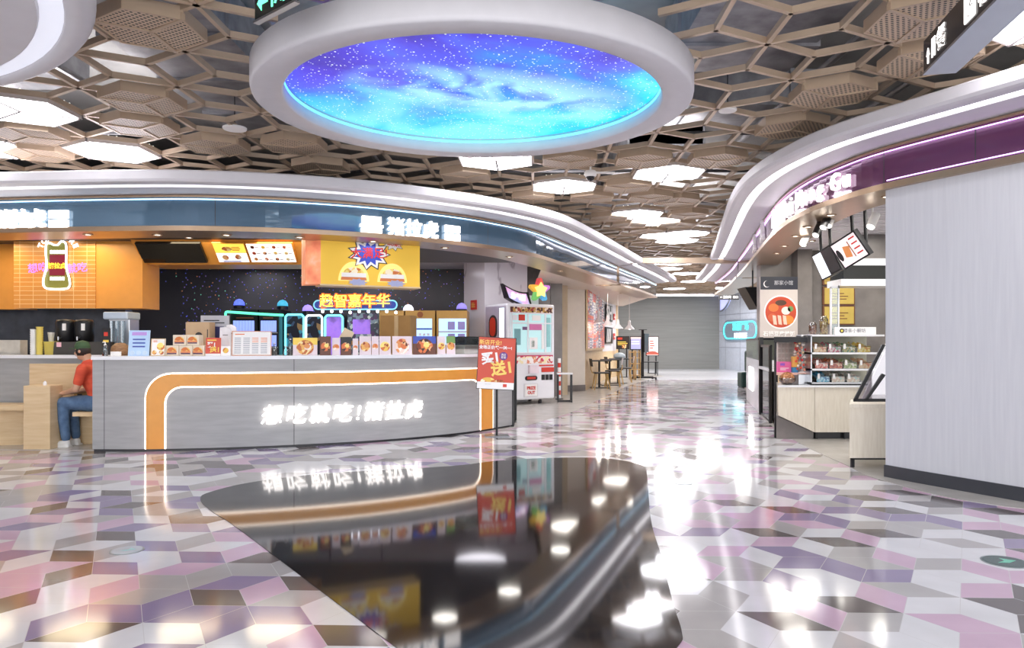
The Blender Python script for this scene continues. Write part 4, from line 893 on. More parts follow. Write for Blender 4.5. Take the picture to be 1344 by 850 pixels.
r = thing('drink_cup', 'single white plastic cup on top of the yellow container', 'cup', bp_(64)+Vector((0, .05, .17))); MB().lathe([(.028, 0), (.042, .12), (.044, .12)], (0, 0, 0), cupm, 16).build('cup_body', r, smooth=True)
r = thing('yellow_container', 'yellow round container below the white cup', 'container', bp_(64)+Vector((0, .05, 0))); MB().lathe([(.075, 0), (.085, .165), (.09, .165), (.09, .17)], (0, 0, 0), cupy, 20).build('container_body', r, smooth=True)
r = thing('sanitizer_bottle', 'clear pump bottle in front of the black dispenser sign', 'bottle', cpos(138, .3)); MB().lathe([(.03, 0), (.03, .11), (.012, .13)], (0, 0, 0), jarg, 16).build('bottle_body', r, smooth=True); mb = MB(); mb.tube((0, 0, .13), (0, 0, .165), .006, whp); mb.tube((0, 0, .165), (-.03, 0, .16), .006, whp); mb.lathe([(.014, .125), (.014, .14)], (0, 0, 0), whp, 10); mb.build('pump', r)
r = thing('sauce_basket', 'round brown basket beside the pump bottle', 'basket', cpos(158, .5)); MB().lathe([(.08, 0), (.11, .05), (.10, .11), (.05, .15), (.001, .155)], (0, 0, 0), ramp_mat('wicker', [(.3, (120, 84, 54)), (.7, (170, 128, 90))], 30, stretch=(1, 1, 4)), 20).build('basket_body', r, smooth=True); MB().box(-.06, .06, -.112, -.09, 0, .05, whp).build('label_card', r)
r = thing('drinks_machine', 'silver topped drinks machine with clear tubes behind the sanitizer', 'drinks machine', (Xp(158, 9.75), 9.75, 1.09))
MB().box(-.13, .15, -.05, .2, .0, .48, steel).build('machine_body', r, bevel=.01); MB().box(-.16, .17, -.14, .2, .46, .56, M('silver_blue', (184, 198, 214), .25)).build('top_hood', r, bevel=.02)
for dx in (-.07, .0, .07): MB().lathe([(.025, 0.05), (.03, .44)], (dx, -.09, 0), jarg, 12).build('clear_tube', r)
r = thing('dispenser_sign', 'black and yellow electronic sign beside the urns', 'sign', (Xp(139, 9.4), 9.4, 1.09)); MB().box(-.045, .045, 0, .03, 0, .34, black).build('sign_body', r); mb = MB(); rect(mb, -.035, .035, .16, .19, yelp); rect(mb, -.025, .025, .24, .29, redp); mb.build('sign_print', r)
o = MB().box(Xp(0, 9.8), Xp(33, 9.8), 9.7, 9.85, 1.09, 1.28, ramp_mat('pale_sacks', [(.3, (190, 186, 178)), (.7, (214, 210, 202))], 8)).build('white_carton'); tag(o, 'low pale carton on the counter at the left edge', 'box')

# ================================================================== ARCADE
def arc_machine(name, label, x0, x1, ytop, D, frame_c, glow, screen, group='glowing arcade machines', dome=None):
    X0, X1 = Xp(x0, D), Xp(x1, D); zt = Zp(ytop, D); r = thing(name, label, 'arcade machine', ((X0+X1)/2, D, 0), 0, group); w_ = X1-X0
    MB().box(-w_/2, w_/2, 0, .8, 0, zt-.1, frame_c).build('cabinet', r)
    c = .12*w_ if w_ < 1 else .08
    poly = [(-w_/2, .75), (-w_/2, zt-.12-c), (-w_/2+c, zt-.12), (w_/2-c, zt-.12), (w_/2, zt-.12-c), (w_/2, .75)]
    if glow:
        mb = MB(); polytube(mb, [(a, -.02, b) for a, b in poly], .022, glow, True); mb.build('neon_frame', r)
    mb = MB(); mb.plate([(a*.9, .75+(b-.75)*.95+.02) for a, b in poly], -.015, 0, screen); mb.build('window', r)
    return r
cy = em('neon_cyan', (110, 225, 245), 2.0); wn = em('neon_soft_white', (225, 240, 240), 1.6); gr = em('neon_green', (90, 220, 170), 1.6)
scrd = ramp_mat('prize_window', [(0, (22, 26, 40)), (.35, (60, 80, 110)), (.55, (34, 30, 44)), (.75, (150, 120, 80)), (.85, (70, 150, 170))], 9, 'CELL', emit=.25)
scrp = ramp_mat('purple_screen', [(.3, (130, 70, 190)), (.5, (150, 110, 210)), (.7, (60, 50, 90))], 2, emit=.9)
arc_machine('claw_machine', 'black claw machine with cyan neon frame left of the white framed one', 375, 399, 405, 14.9, black, cy, scrd)
arc_machine('claw_machine', 'black claw machine with white neon frame', 402, 423, 406, 14.9, black, wn, scrd)
arc_machine('claw_machine', 'black claw machine with cyan neon frame under the carnival sign', 427, 450, 406, 14.9, black, cy, scrp)
def prize_cabinet(x0, x1, label, D=14.6):
    X0, X1 = Xp(x0, D), Xp(x1, D); w_ = X1-X0; r = thing('prize_cabinet', label, 'arcade machine', ((X0+X1)/2, D, 0), 0, 'black prize cabinets with lit boxes')
    MB().box(-w_/2, w_/2, 0, .8, 0, 1.9, black).build('cabinet', r)
    mb = MB(); lines(mb, -w_*.3, w_*.35, 1.72, 1.78, 1, M('brown_red', (150, 80, 60), .5), -.01); mb.build('header_print', r)
    lit = em('lit_boxes', (140, 160, 235), 1.0)
    for row in range(2):
        for k in range(7):
            a = -w_*.4+k*w_*.8/7; MB().box(a, a+w_*.8/7*.82, -.02, 0, 1.46-row*.29, 1.68-row*.29, lit).build('prize_box', r)
        MB().box(-w_*.45, w_*.45, -.03, 0, 1.43-row*.29, 1.45-row*.29, steel).build('shelf', r)
    return r
pc0 = prize_cabinet(303, 338, 'black prize cabinet with two rows of lit boxes under green neon'); prize_cabinet(340, 366, 'black prize cabinet with rows of blue lit boxes, right of its twin')
o = MB(); polytube(o, [W(296, 426, 14.5), W(296, 410, 14.5), W(298, 409, 14.5), W(342, 412, 14.5), W(372, 413.5, 14.5)], .025, gr); o = o.build('green_neon_tube', pc0, True)
dm = None
for x, y, c, lab in ((314, 398, (90, 110, 250), 'blue glowing dome above the left prize cabinet'), (371, 399, (60, 150, 180), 'teal glowing dome above the right prize cabinet'), (404, 401, (150, 130, 250), 'lilac glowing dome left of the carnival sign'), (536, 405, (230, 230, 240), 'white dome right of the carnival sign'), (606, 403, (120, 110, 190), 'violet dome beside the marble column')):
    p = W(x, y+7, 14.9); p.z = 1.815 if x == 404 else p.z; r = thing('dome_lamp', lab, 'lamp', p, 0, 'glowing dome lamps on the arcade machines')
    MB().lathe([(.11, 0), (.11, .06), (.10, .07)], (0, 0, 0), black, 16).build('base', r); nm = 'dome_%d_%d_%d' % c
    MB().lathe([(.11, .07), (.10, .13), (.06, .18), (.001, .20)], (0, 0, 0), em(nm, c, 1.3), 16).build('dome', r, smooth=True)
# machines need a top under the domes
for x0, x1, yt, lab in ((262, 395, 411, 'dark top housing above the prize cabinets'),):
    pass
bm_ = thing('ball_machine', 'wide arcade machine with purple screen below the carnival sign', 'arcade machine', (Xp(476, 15.1), 15.1, 0))
w_ = (496-456)*15.1/F; MB().box(-w_/2, w_/2, 0, .9, 0, 1.85, ramp_mat('prize_glitter', [(0, (70, 80, 90)), (.3, (130, 150, 160)), (.6, (90, 70, 100)), (.85, (200, 210, 200))], 14, 'CELL', emit=.3)).build('cabinet', bm_)
MB().box(-.2, .16, -.02, 0, 1.42, 1.72, scrp).build('screen', bm_); MB().box(-w_/2+.02, w_/2, -.2, 0, 1.2, 1.28, orange).build('ledge', bm_)
gold = M('gold_cabinet', (188, 146, 78), .35, metal=.3); litb = em('lit_ice', (170, 205, 250), 1.1)
for x0, x1, lab, wn_ in ((498, 530, 'gold cabinet behind the big cardboard box', (500, 512)), (532, 571, 'gold photo booth with a lit blue panel', (546, 567)), (573, 613, 'gold display cabinet with lit glass shelves of boxes by the column', (576, 612))):
    D = 14.6; X0, X1 = Xp(x0, D), Xp(x1, D); r = thing('gold_machine', lab, 'arcade machine', ((X0+X1)/2, D, 0), 0, 'gold cabinets in the arcade'); ww = X1-X0
    MB().box(-ww/2, ww/2, 0, .8, 0, 1.88, gold).build('cabinet', r)
    a, b = Xp(wn_[0], D)-(X0+X1)/2, Xp(wn_[1], D)-(X0+X1)/2
    MB().box(a, b, -.015, 0, 1.2, 1.72, litb).build('lit_window', r)
    if 'photo' in lab:
        mb = MB(); [mb.box(a+.06+.08*i, a+.11+.08*i, -.02, -.015, 1.28+.1*j, 1.33+.1*j, whp) for i in range(3) for j in range(2)]; mb.box(a, b, -.018, -.015, 1.5, 1.53, blup); mb.build('buttons', r); mb = MB(); disc(mb, 0, 1.8, .06, M('brown_print', (150, 90, 50), .5), -.01); mb.build('round_badge', r)
    if 'shelves' in lab:
        MB().box(a, b, -.03, -.015, 1.45, 1.47, gold).build('shelf', r)
        for i in range(2):
            for j in range(2): mb = MB(); mb.box(a+.18+.2*i, a+.32+.2*i, -.03, -.016, 1.24+.26*j, 1.42+.24*j, M('lilac_box', (170, 160, 220), .5)); mb.build('boxed_prize', r)
bigc = thing('cardboard_box', 'big brown cardboard carton standing behind the food posters', 'box', (Xp(520, 11.2), 11.2, 0), -.15)
MB().box(-.25, .22, 0, .35, 0, 1.66, carton).build('box_body', bigc); MB().box(-.03, .03, -.002, 0, 1.3, 1.66, M('tape', (206, 176, 128), .3)).build('tape', bigc)
for x, hh, lab in ((489, 1.22, 'open carton flap left of the big carton'), (508, 1.20, 'low carton in front of the gold cabinets')):
    D_ = 12.6 if x < 500 else 13.3; r = thing('cardboard_box', lab, 'box', (Xp(x, D_), D_, 0), .1); MB().box(-.2, .2, 0, .3, 0, hh, carton).build('box_body', r)
# carnival sign
cs = thing('carnival_sign', 'pill shaped blue sign with yellow five character lettering and bulbs', 'sign', W(466, 400, 14.2))
D = 14.2; x0, x1 = Xp(412, D), Xp(521, D); zc = Zp(400, D); hh = .085
poly = [(x0+hh-hh*math.sin(PI*k/10), zc+hh*math.cos(PI*k/10)) for k in range(11)]+[(x1-hh+hh*math.sin(PI*k/10), zc-hh*math.cos(PI*k/10)) for k in range(11)]
mb = MB(); mb.plate(poly, D, D+.1, em('sign_navy', (50, 70, 150), .5)); mb.build('sign_board', cs, True)
mb = MB(); polytube(mb, [(a, D-.01, b) for a, b in poly], .014, em('sign_cyan', (120, 190, 210), 1), True); mb.build('neon_outline', cs, True)
for k, ch in enumerate('趣智嘉年华'):
    x = Xp(429+k*18.6, D); z = Zp(396, D)
    mb = MB(); text(mb, ch, x, z, .285, em('sign_orange_edge', (235, 110, 40), 1), D-.02, .01, .016); text(mb, ch, x, z, .27, em('sign_yellow', (250, 225, 90), 1.6), D-.04, .01, .002); mb.build('letter', cs, True)
for k in range(9):
    MB().ball((Xp(424+k*12, D), D-.03, Zp(408.5+(1.5 if k in (3, 8) else 0), D)), .03, em('bulb_glow', (255, 245, 225), 5), 8).build('bulb', cs, True)
mb = MB(); [mb.tube((x, D+.05, zc+.05), (x, D+.05, 2.96), .01, dark) for x in (x0+.3, x1-.3)]; mb.build('hanging_rod', cs, True)
o = MB().box(Xp(616, 15.7), Xp(628, 15.7), 15.52, 15.53, Zp(406, 15.6), Zp(394, 15.6), redp); 
nr = thing('red_notice', 'small square red notice on the marble column', 'notice', W(622, 400, 15.6)); vv = (Vector((Xp(636, 15.2), 15.2))-Vector((Xp(609, 15.9), 15.9))); nr.rotation_euler = (0, 0, math.atan2(vv.y, vv.x)); nr.location = (Xp(622, 15.54), 15.54, Zp(400, 15.54)); MB().box(-.12, .12, -.012, 0, -.1, .1, redp).build('plate', nr); mb = MB(); lines(mb, -.08, .08, -.05, .06, 4, yelp, -.014); mb.build('print', nr)

# ================================================================== CAPSULE / CLAW MACHINE
A_ = Vector((-.09, 14.43)); yaw = math.atan2(.67, .98)
vm = thing('prize_vending_machine', 'white prize machine with glass window beside the marble column', 'vending machine', (A_.x, A_.y, 0), yaw)
WV, DV, HV = 1.17, .8, 2.02
mb = MB(); mb.box(0, WV, 0, DV, .1, HV, gloss_white); mb.build('cabinet', vm, bevel=.03)
zz = lambda c: (752-c)*.00425; xx = lambda c: (c-232)*.00520
lv = M('lilac_side', (176, 168, 184), .4); mb = MB(); mb.box(-.012, 0, .05, DV-.02, .15, HV-.05, lv); mb.build('side_panel', vm)
mb = MB(); mb.box(-.02, -.012, .1, .26, .9, 1.93, em('side_glow', (225, 245, 245), 1.3)); mb.build('side_window', vm)
mb = MB(); 
def capsule(mb, r, h, y0_, y1, z, mt, x0, x1):
    pts = [(r*math.cos(PI*k/8), h/2-r+r*math.sin(PI*k/8)) for k in range(9)]+[(-r*math.cos(PI*k/8), -(h/2-r)-r*math.sin(PI*k/8)) for k in range(9)]
    n = len(pts); vs = [(x0, y0_+a, z+b) for a, b in pts]+[(x1, y0_+a, z+b) for a, b in pts]
    mb.faces(vs, [tuple(range(n)), tuple(range(n, 2*n))]+[(i, (i+1) % n, n+(i+1) % n, n+i) for i in range(n)], mt)
capsule(mb, .15, .48, .5, 0, 1.56, dark, -.02, -.012); capsule(mb, .10, .38, .5, 0, 1.56, redp, -.03, -.02); mb.build('capsule_emblem', vm)
mb = MB(); mb.box(xx(247), xx(443), -.008, 0, zz(508), zz(322), M('window_cyan_back', (160, 196, 196), .4, emit=.5, ecol=(190, 225, 228))); mb.build('window_back', vm)
mb = MB()
for a in ((247, 318, 252, 510), (322, 318, 327, 510), (405, 318, 412, 510), (438, 318, 443, 510)): mb.box(xx(a[0]), xx(a[2]), -.03, -.008, zz(a[3]), zz(a[1]), gloss_white)
for a in (318, 365, 505): mb.box(xx(247), xx(443), -.03, -.008, zz(a+6), zz(a), gloss_white)
mb.build('window_frame', vm)
mb = MB()
for a, b, c, d, m_ in ((255, 330, 275, 355, paper), (282, 328, 310, 356, redp), (345, 330, 385, 356, whp), (262, 395, 290, 470, M('toy_teal', (120, 170, 175), .5)), (300, 385, 320, 400, M('toy_plum', (120, 90, 130), .5)), (332, 372, 390, 400, M('toy_magenta', (210, 120, 170), .5)), (332, 435, 370, 490, whp), (340, 450, 355, 480, M('toy_green', (60, 160, 130), .5)), (390, 375, 402, 490, whp), (415, 340, 432, 480, M('toy_aqua', (150, 205, 205), .5))):
    mb.box(xx(a), xx(c), -.025, -.01, zz(d), zz(b), m_)
mb.build('displayed_prizes', vm)['kind'] = 'stuff'
mb = MB(); mb.box(xx(245), xx(445), -.012, 0, zz(318), zz(292), ramp_mat('header_print', [(0, (90, 50, 40)), (.3, (200, 160, 90)), (.5, (240, 220, 200)), (.75, (170, 70, 60))], 22, 'CELL')); mb.build('header_strip', vm)
mb = MB(); mb.box(xx(240), xx(447), -.012, 0, zz(558), zz(522), ramp_mat('info_print', [(0, (246, 240, 236)), (.4, (210, 70, 90)), (.55, (250, 236, 190)), (.8, (226, 150, 120))], 16, 'CELL')); mb.box(xx(240), xx(447), -.014, 0, zz(524), zz(519), M('magenta_print', (196, 40, 90), .5)); mb.build('info_strip', vm)
mb = MB(); mb.box(xx(328), xx(372), -.06, 0, zz(604), zz(566), lil); mb.build('slot_shelf', vm); mb = MB(); mb.box(xx(392), xx(452), -.012, 0, zz(600), zz(578), redp); mb.box(xx(380), xx(450), -.012, 0, zz(572), zz(565), redp); mb.build('red_label', vm)
for a in (392, 411, 430): mb = MB(); mb.box(xx(a), xx(a+15), -.014, 0, zz(638), zz(612), black); mb.build('coin_slot', vm)
mb = MB(); capsule(mb, .045, .3, 0, 0, 0, blk, 0, .01); mb.xf(Matrix.Translation((xx(342), -.012, zz(627))) @ Matrix.Rotation(PI/2, 4, 'Z') @ Matrix.Rotation(PI/2, 4, 'X')); mb.box(xx(322), xx(362), -.018, -.012, zz(632), zz(621), redp); mb.build('name_badge', vm)
mb = MB(); mb.box(xx(308), xx(374), -.012, 0, zz(716), zz(652), M('pale_grey', (222, 220, 222), .4)); mb.box(xx(313), xx(369), -.015, 0, zz(711), zz(657), whp); text(mb, 'PRIZE', xx(341), zz(674), .085, redp, -.018, .002, .004); text(mb, 'OUT', xx(341), zz(696), .085, redp, -.018, .002, .004); mb.build('prize_door', vm)
for x, y in ((.12, .1), (WV-.3, .1), (WV-.12, DV-.1), (.12, DV-.1)): MB().lathe([(.035, 0), (.04, .05), (.02, .1)], (x, y, 0), dark, 12).build('caster', vm)
mb = MB(); n = 10
top = [(-.04+.62*k/n, 2.05+.36-.13*math.sin(PI*k/n*.5)*1.5+.05*(k/n)**2) for k in range(n+1)]; bot = [(x+.04-.0*x, z-.26) for x, z in top]
mb.plate([(x+.05, z-.02) for x, z in bot]+[(x, z) for x, z in top[::-1]], .1, .2, blk); mb.build('marquee_frame', vm)
mb = MB(); mb.plate([(x+.05, z+.015) for x, z in bot[1:-1]]+[(x, z-.03) for x, z in top[1:-1][::-1]], .09, .1, ramp_mat('marquee_print', [(.3, (120, 200, 245)), (.45, (225, 200, 250)), (.55, (248, 190, 225)), (.7, (150, 120, 240))], 3, emit=.35)); text(mb, '淘气堡', .32, 2.15, .12, em('marquee_letter', (250, 240, 250), 1.5), .085, .004, .004, rot=-.15); mb.build('marquee_panel', vm)
mb = MB(); cx, cz = .83, 2.31
rb = [(232, 90, 90), (246, 190, 70), (120, 200, 110), (80, 170, 220), (180, 110, 200)]
for k in range(5):
    a0 = PI/2+2*PI*k/5; p = [(cx, cz), (cx+.13*math.cos(a0-PI/5), cz+.13*math.sin(a0-PI/5)), (cx+.24*math.cos(a0-.14), cz+.24*math.sin(a0-.14)), (cx+.25*math.cos(a0), cz+.25*math.sin(a0)), (cx+.24*math.cos(a0+.14), cz+.24*math.sin(a0+.14)), (cx+.13*math.cos(a0+PI/5), cz+.13*math.sin(a0+PI/5))]
    mb.plate(p, .02, .12, em('star_c%d' % k, rb[k], .35))
mb.build('star_emblem', vm)
mb = MB(); mb.plate([(cx+(.165 if k % 2 == 0 else .1)*math.cos(PI/2+PI*k/5), cz+(.165 if k % 2 == 0 else .1)*math.sin(PI/2+PI*k/5)) for k in range(10)], .0, .02, em('star_yellow', (248, 226, 130), .8)); mb.build('star_centre', vm)
MB().box(.25, .85, .12, .18, HV-.01, 2.2, gloss_white).build('marquee_post', vm)

# stool, sign stand
st = thing('square_stool', 'black wire framed stool with white top beside the prize machine', 'stool', (Xp(741, 15.4), 15.4, 0), .0)
def bar(mb, a, b, t, mt): a, b = Vector(a), Vector(b); mb.box(min(a.x, b.x)-t, max(a.x, b.x)+t, min(a.y, b.y)-t, max(a.y, b.y)+t, min(a.z, b.z)-t, max(a.z, b.z)+t, mt)
for sx in (-.14, .14):
    for sy in (-.14, .14): mb = MB(); bar(mb, (sx, sy, .012), (sx, sy, .58), .012, black); mb.build('leg', st)
mb = MB(); [bar(mb, (-.14, sy, .02), (.14, sy, .02), .01, black) for sy in (-.14, .14)]; [bar(mb, (sx, -.14, .02), (sx, .14, .02), .01, black) for sx in (-.14, .14)]; mb.build('foot_rail', st)
MB().box(-.16, .16, -.16, .16, .58, .61, gloss_white).build('seat', st, bevel=.004)
r = thing('striped_post', 'slim red and white post between the stool and the prize machine', 'post', (Xp(734, 16.1), 16.1, 0)); mb = MB(); [mb.lathe([(.035, .1*k), (.035, .1*k+.1)], (0, 0, 0), redp if k % 2 else whp, 12) for k in range(9)]; mb.build('post_body', r); MB().lathe([(.09, 0), (.09, .02), (.03, .03)], (0, 0, 0), black, 16).build('base', r)
ss = thing('sign_stand', 'red buy one get one poster on a slim black stand in front of the counter', 'sign stand', (Xp(652, 9.8), 9.8, 0), math.radians(6))
MB().box(-.16, .16, -.13, .13, 0, .012, M('steel_base', (140, 142, 146), .3, metal=.8)).build('base_plate', ss, bevel=.003); MB().tube((.0, 0, .012), (.0, 0, 1.2), .016, black).build('pole', ss)
mb = MB(); mb.box(-.245, .245, -.04, -.02, 0, .68, redorange); pb = mb.build('poster_board', ss); pb.location = (-.03, -.06, .63); pb.rotation_euler = (-.08, .055, 0)
def add(nm, f): m_ = MB(); f(m_); o = m_.build(nm, pb); return o
add('frame', lambda m_: [m_.box(a, b, -.045, -.02, c, d, black) for a, b, c, d in ((-.252, -.245, -.007, .687), (.245, .252, -.007, .687), (-.252, .252, .68, .687), (-.252, .252, -.007, 0))])
yt = M('poster_yellow', (250, 214, 110), .45, noise=.01)
add('white_footer', lambda m_: (m_.box(-.245, .245, -.042, -.04, 0, .09, whp), text(m_, '••••••••••••', -.1, .06, .02, M('grey_text', (150, 150, 160), .5), -.044), m_.box(.1, .15, -.044, -.042, .03, .07, redp)))
add('lettering', lambda m_: (text(m_, '新店开业!', -.09, .61, .07, yt, -.043, .002, .001), text(m_, '全场正价买一送一!', -.02, .545, .053, whp, -.043, .002, .0015), text(m_, '买1', -.08, .40, .165, whp, -.044, .003, .006, rot=.18), text(m_, '送1', .08, .27, .20, yt, -.044, .003, .007, rot=.18)))
add('purple_badge', lambda m_: (disc(m_, .09, .44, .055, M('badge_purple', (110, 60, 140), .5), -.042), text(m_, '满足', .09, .455, .035, whp, -.046, .002), text(m_, '套餐', .09, .42, .035, whp, -.046, .002)))
add('burger_picture', lambda m_: (disc(m_, -.1, .09, .085, food[3], -.043, sx=1.2, sz=.7, a0=0, a1=PI), disc(m_, .05, .09, .05, food[0], -.043, sx=1.4, sz=.7, a0=0, a1=PI)))
# ================================================================== SEATING BY THE LEFT WALL
struct(MB().prism([(.55, 13.1), (LP.at(LP.s_px(752), -.5)[0].x, LP.at(LP.s_px(752), -.5)[0].y), (LP.at(LP.s_px(800), -.5)[0].x, LP.at(LP.s_px(800), -.5)[0].y), (LP.at(LP.s_px(845), -.5)[0].x, LP.at(LP.s_px(845), -.5)[0].y), (4.15, 21.6), (4.15, 27.5), (1.6, 27.5), (.55, 17)], 2.60, 2.64, M('seating_ceiling', (214, 200, 186), .5)).build('ceiling_seating'))
oak = M('oak_leg', (206, 168, 104), .45); seatm = M('dark_seat', (66, 62, 62), .5); paleback = M('pale_back', (206, 200, 198), .5)
def chair(x, D, yaw, label, back):
    r = thing('dining_chair', label, 'chair', (Xp(x, D), D, 0), yaw, 'wooden legged chairs along the left wall')
    MB().box(-.2, .2, -.2, .2, .43, .465, seatm).build('seat', r, bevel=.008)
    for sx, sy in ((-1, -1), (-1, 1), (1, -1), (1, 1)): MB().tube((sx*.21, sy*.2, 0), (sx*.14, sy*.14, .43), .013, oak, r2=.019).build('leg', r)
    mb = MB(); mb.xf(Matrix.Identity(4)); vs = []
    for k in range(5):
        yy = -.19+.38*k/4; dx = -.02*math.cos((k-2)*.7); vs += [(-.24+dx, yy, .62), (-.27+dx, yy, .82)]
    mb.faces(vs, [(2*k, 2*k+2, 2*k+3, 2*k+1) for k in range(4)], back); o = mb.build('backrest', r); md = o.modifiers.new('solid', 'SOLIDIFY'); md.thickness = .018
    mb = MB(); polytube(mb, [(-.12, 0, .43), (-.24, 0, .45), (-.275, 0, .55), (-.265, 0, .68)], .012, oak); mb.build('back_support', r); return r
chair(789, 19.35, .05, 'nearest wooden chair with dark backrest beside the cream wall', seatm)
chair(804, 20.7, PI-.2, 'second wooden chair with a pale grey backrest, behind the nearest one', paleback)
chair(807, 21.9, .1, 'third wooden chair in the row along the collage wall', seatm)
chair(820, 22.9, PI-.1, 'farthest wooden chair beside the tall wooden racks', paleback)
def table(x, D, label):
    r = thing('cafe_table', label, 'table', (Xp(x, D), D, 0), 0, 'dark square cafe tables along the left wall')
    MB().box(-.24, .3, -.28, .28, .73, .76, dark).build('tabletop', r, bevel=.004); MB().tube((0, 0, .02), (0, 0, .73), .03, black).build('pedestal', r); MB().box(-.25, .25, -.22, .22, 0, .02, black).build('base', r); return r
table(786.5, 20.15, 'nearest dark cafe table with a pedestal'); table(800, 21.4, 'middle dark cafe table in the row'); table(811, 22.4, 'farthest dark cafe table holding the blue and white bag')
r = thing('plastic_bag', 'rounded pale blue and white bag lying on the farthest table', 'bag', (Xp(813, 22.4), 22.4, .76)); MB().lathe([(.14, 0), (.19, .04), (.17, .12), (.08, .17), (.001, .18)], (0, 0, 0), M('pale_blue_plastic', (198, 216, 228), .4), 18, sy=.7).build('bag_body', r, smooth=True)
for x, lab in ((830.5, 'left tall wooden slatted rack beside the television stand'), (837.5, 'right tall wooden slatted rack beside the television stand')):
    D = 24.3; r = thing('wooden_rack', lab, 'rack', (Xp(x, D), D, 0), 0, 'tall wooden racks'); mb = MB()
    for sx in (-.07, .07):
        for sy in (0, .3): mb.box(sx-.012, sx+.012, sy-.012, sy+.012, 0, .98, oak)
    mb.build('posts', r)
    for k in range(5): MB().box(-.07, .07, -.012, .3, .15+k*.19, .17+k*.19, oak).build('shelf', r)
for x, y, D, lab in ((786, 424, 19.4, 'nearest white cone pendant lamp'), (797.5, 427, 20.2, 'second white cone pendant lamp beside the black and white wall sign'), (811, 431, 21.0, 'third white cone pendant lamp'), (826, 432, 21.8, 'rightmost white cone pendant lamp hanging before the grey end wall')):
    p = W(x, y, D); r = thing('pendant_lamp', lab, 'lamp', p, 0, 'white pendant lamps over the tables')
    MB().lathe([(.15, 0), (.148, .01), (.05, .13), (.035, .24), (.02, .27)], (0, 0, 0), gloss_white, 24).build('lamp_shade', r, smooth=True); MB().tube((0, 0, .26), (0, 0, 2.61-p.z), .006, whp, n=6).build('cord', r); MB().ball((0, 0, .05), .04, lampwhite, 10).build('bulb', r)
    light('POINT', r, 6, (1, .9, .78), .05, loc=(0, 0, -.03))
# collage and wall sign
d = (wb-wa).normalized(); yawc = math.atan2(d.y, d.x)
col = thing('poster_collage', 'wood framed collage of red and white printed panels on the left wall', 'wall art', (wa.x+.02, wa.y, 1.03), yawc); Lc = (wb-wa).length
MB().box(0, Lc-.05, -.04, 0, 0, 1.7, wood).build('frame', col)
colp = [ramp_mat('collage_a', [(0, (236, 90, 80)), (.3, (246, 240, 240)), (.6, (220, 210, 220)), (.85, (236, 150, 130))], 7, 'CELL'), whp, M('salmon_print', (236, 120, 100), .5), M('pale_pink_print', (244, 210, 206), .5), M('slate_print', (150, 150, 176), .5)]
rng = random.Random(4); x = .08
while x < Lc-.3:
    wd = rng.uniform(.35, .6); z = .06
    while z < 1.55:
        h = rng.uniform(.2, .45); h = min(h, 1.66-z); mm = rng.choice(colp); m_ = MB(); m_.box(x, min(x+wd, Lc-.1), -.05, -.04, z, z+h-.02, mm)
        lines(m_, x+.05, min(x+wd, Lc-.1)-.05, z+.04, z+h-.06, 3, M('slate_print', (150, 150, 176), .5) if mm is not colp[4] else whp, -.053, rng=rng)
        m_.build('printed_panel', col); z += h
    x += wd+.03
d = (wc2-wb).normalized(); yw = math.atan2(d.y, d.x); q = wb+d*.35
r = thing('wall_sign', 'black and white graphic wall sign with letters SH', 'sign', (q.x+.03, q.y, 1.36+.2), yw)
MB().box(0, 1.5, -.03, 0, .4, .95, blk).build('upper_panel', r); MB().box(0, 1.5, -.03, 0, -.35, .2, blk).build('lower_panel', r)
m_ = MB(); text(m_, 'SH', .75, .67, .62, whp, -.033, .004, .02, sx=1.8); m_.build('letters', r); m_ = MB(); [m_.plate([(.1+.25*k, -.3), (.2+.25*k, -.3), (.4+.25*k, .15), (.3+.25*k, .15)], -.034, -.03, whp) for k in range(4)]; m_.build('stripes', r)
for z, lab in ((2.05, 'upper small red notice on the white side wall'), (1.35, 'lower small red notice on the white side wall')):
    q = wb+d*2.3; r = thing('red_notice', lab, 'notice', (q.x+.02, q.y, z), yw, 'red notices on the white side wall'); MB().box(0, .35, -.02, 0, 0, .22, redp).build('plate', r); m_ = MB(); m_.box(.05, .3, -.022, -.02, .08, .12, whp); m_.build('print', r)
# tv stand
D = 24.6; r = thing('television_stand', 'slim black rolling stand with a slanted screen before the end wall', 'television stand', (Xp(843, D), D, 0))
MB().box(-.03, .05, -.03, .05, .08, 1.68, black).build('column', r); MB().box(-.12, .14, -.1, .12, 1.66, 1.68, black).build('top_plate', r)
m_ = MB(); m_.box(-.3, .42, -.3, -.26, .06, .1, black); m_.box(-.3, .42, .26, .3, .06, .1, black); m_.box(-.02, .04, -.3, .3, .06, .1, black); m_.build('base_frame', r)
for sx in (-.28, .4):
    for sy in (-.28, .28): MB().lathe([(.035, 0), (.035, .06)], (sx, sy, 0), dark, 10).build('caster', r)
sc_ = MB(); sc_.box(-.04, .0, -.35, .35, .0, .62, black); so = sc_.build('screen', r); so.location = (.13, -.12, .92); so.rotation_euler = (0, .0, math.radians(-22))
def far_poster(name, lab, x0, x1, y0_, y1, D, face, draw, legs=True):
    X0, X1 = Xp(x0, D), Xp(x1, D); w_ = X1-X0; zb, zt = Zp(y1, D), Zp(y0_, D)
    r = thing(name, lab, 'poster', ((X0+X1)/2, D, 0)); MB().box(-w_/2, w_/2, 0, .08, zb, zt, black).build('frame', r); MB().box(-w_/2+.03, w_/2-.03, -.005, 0, zb+.03, zt-.03, face).build('lit_face', r)
    m_ = MB(); draw(m_, w_, zb, zt); m_.xf(Matrix.Translation((0, -.006, 0))); m_.build('print', r)
    m_ = MB(); [m_.box(sx*w_*.3-.02, sx*w_*.3+.02, .02, .06, 0, zb, black) for sx in (-1, 1)]; m_.box(-w_*.35, w_*.35, -.15, .2, 0, .02, black); m_.build('stand', r); return r
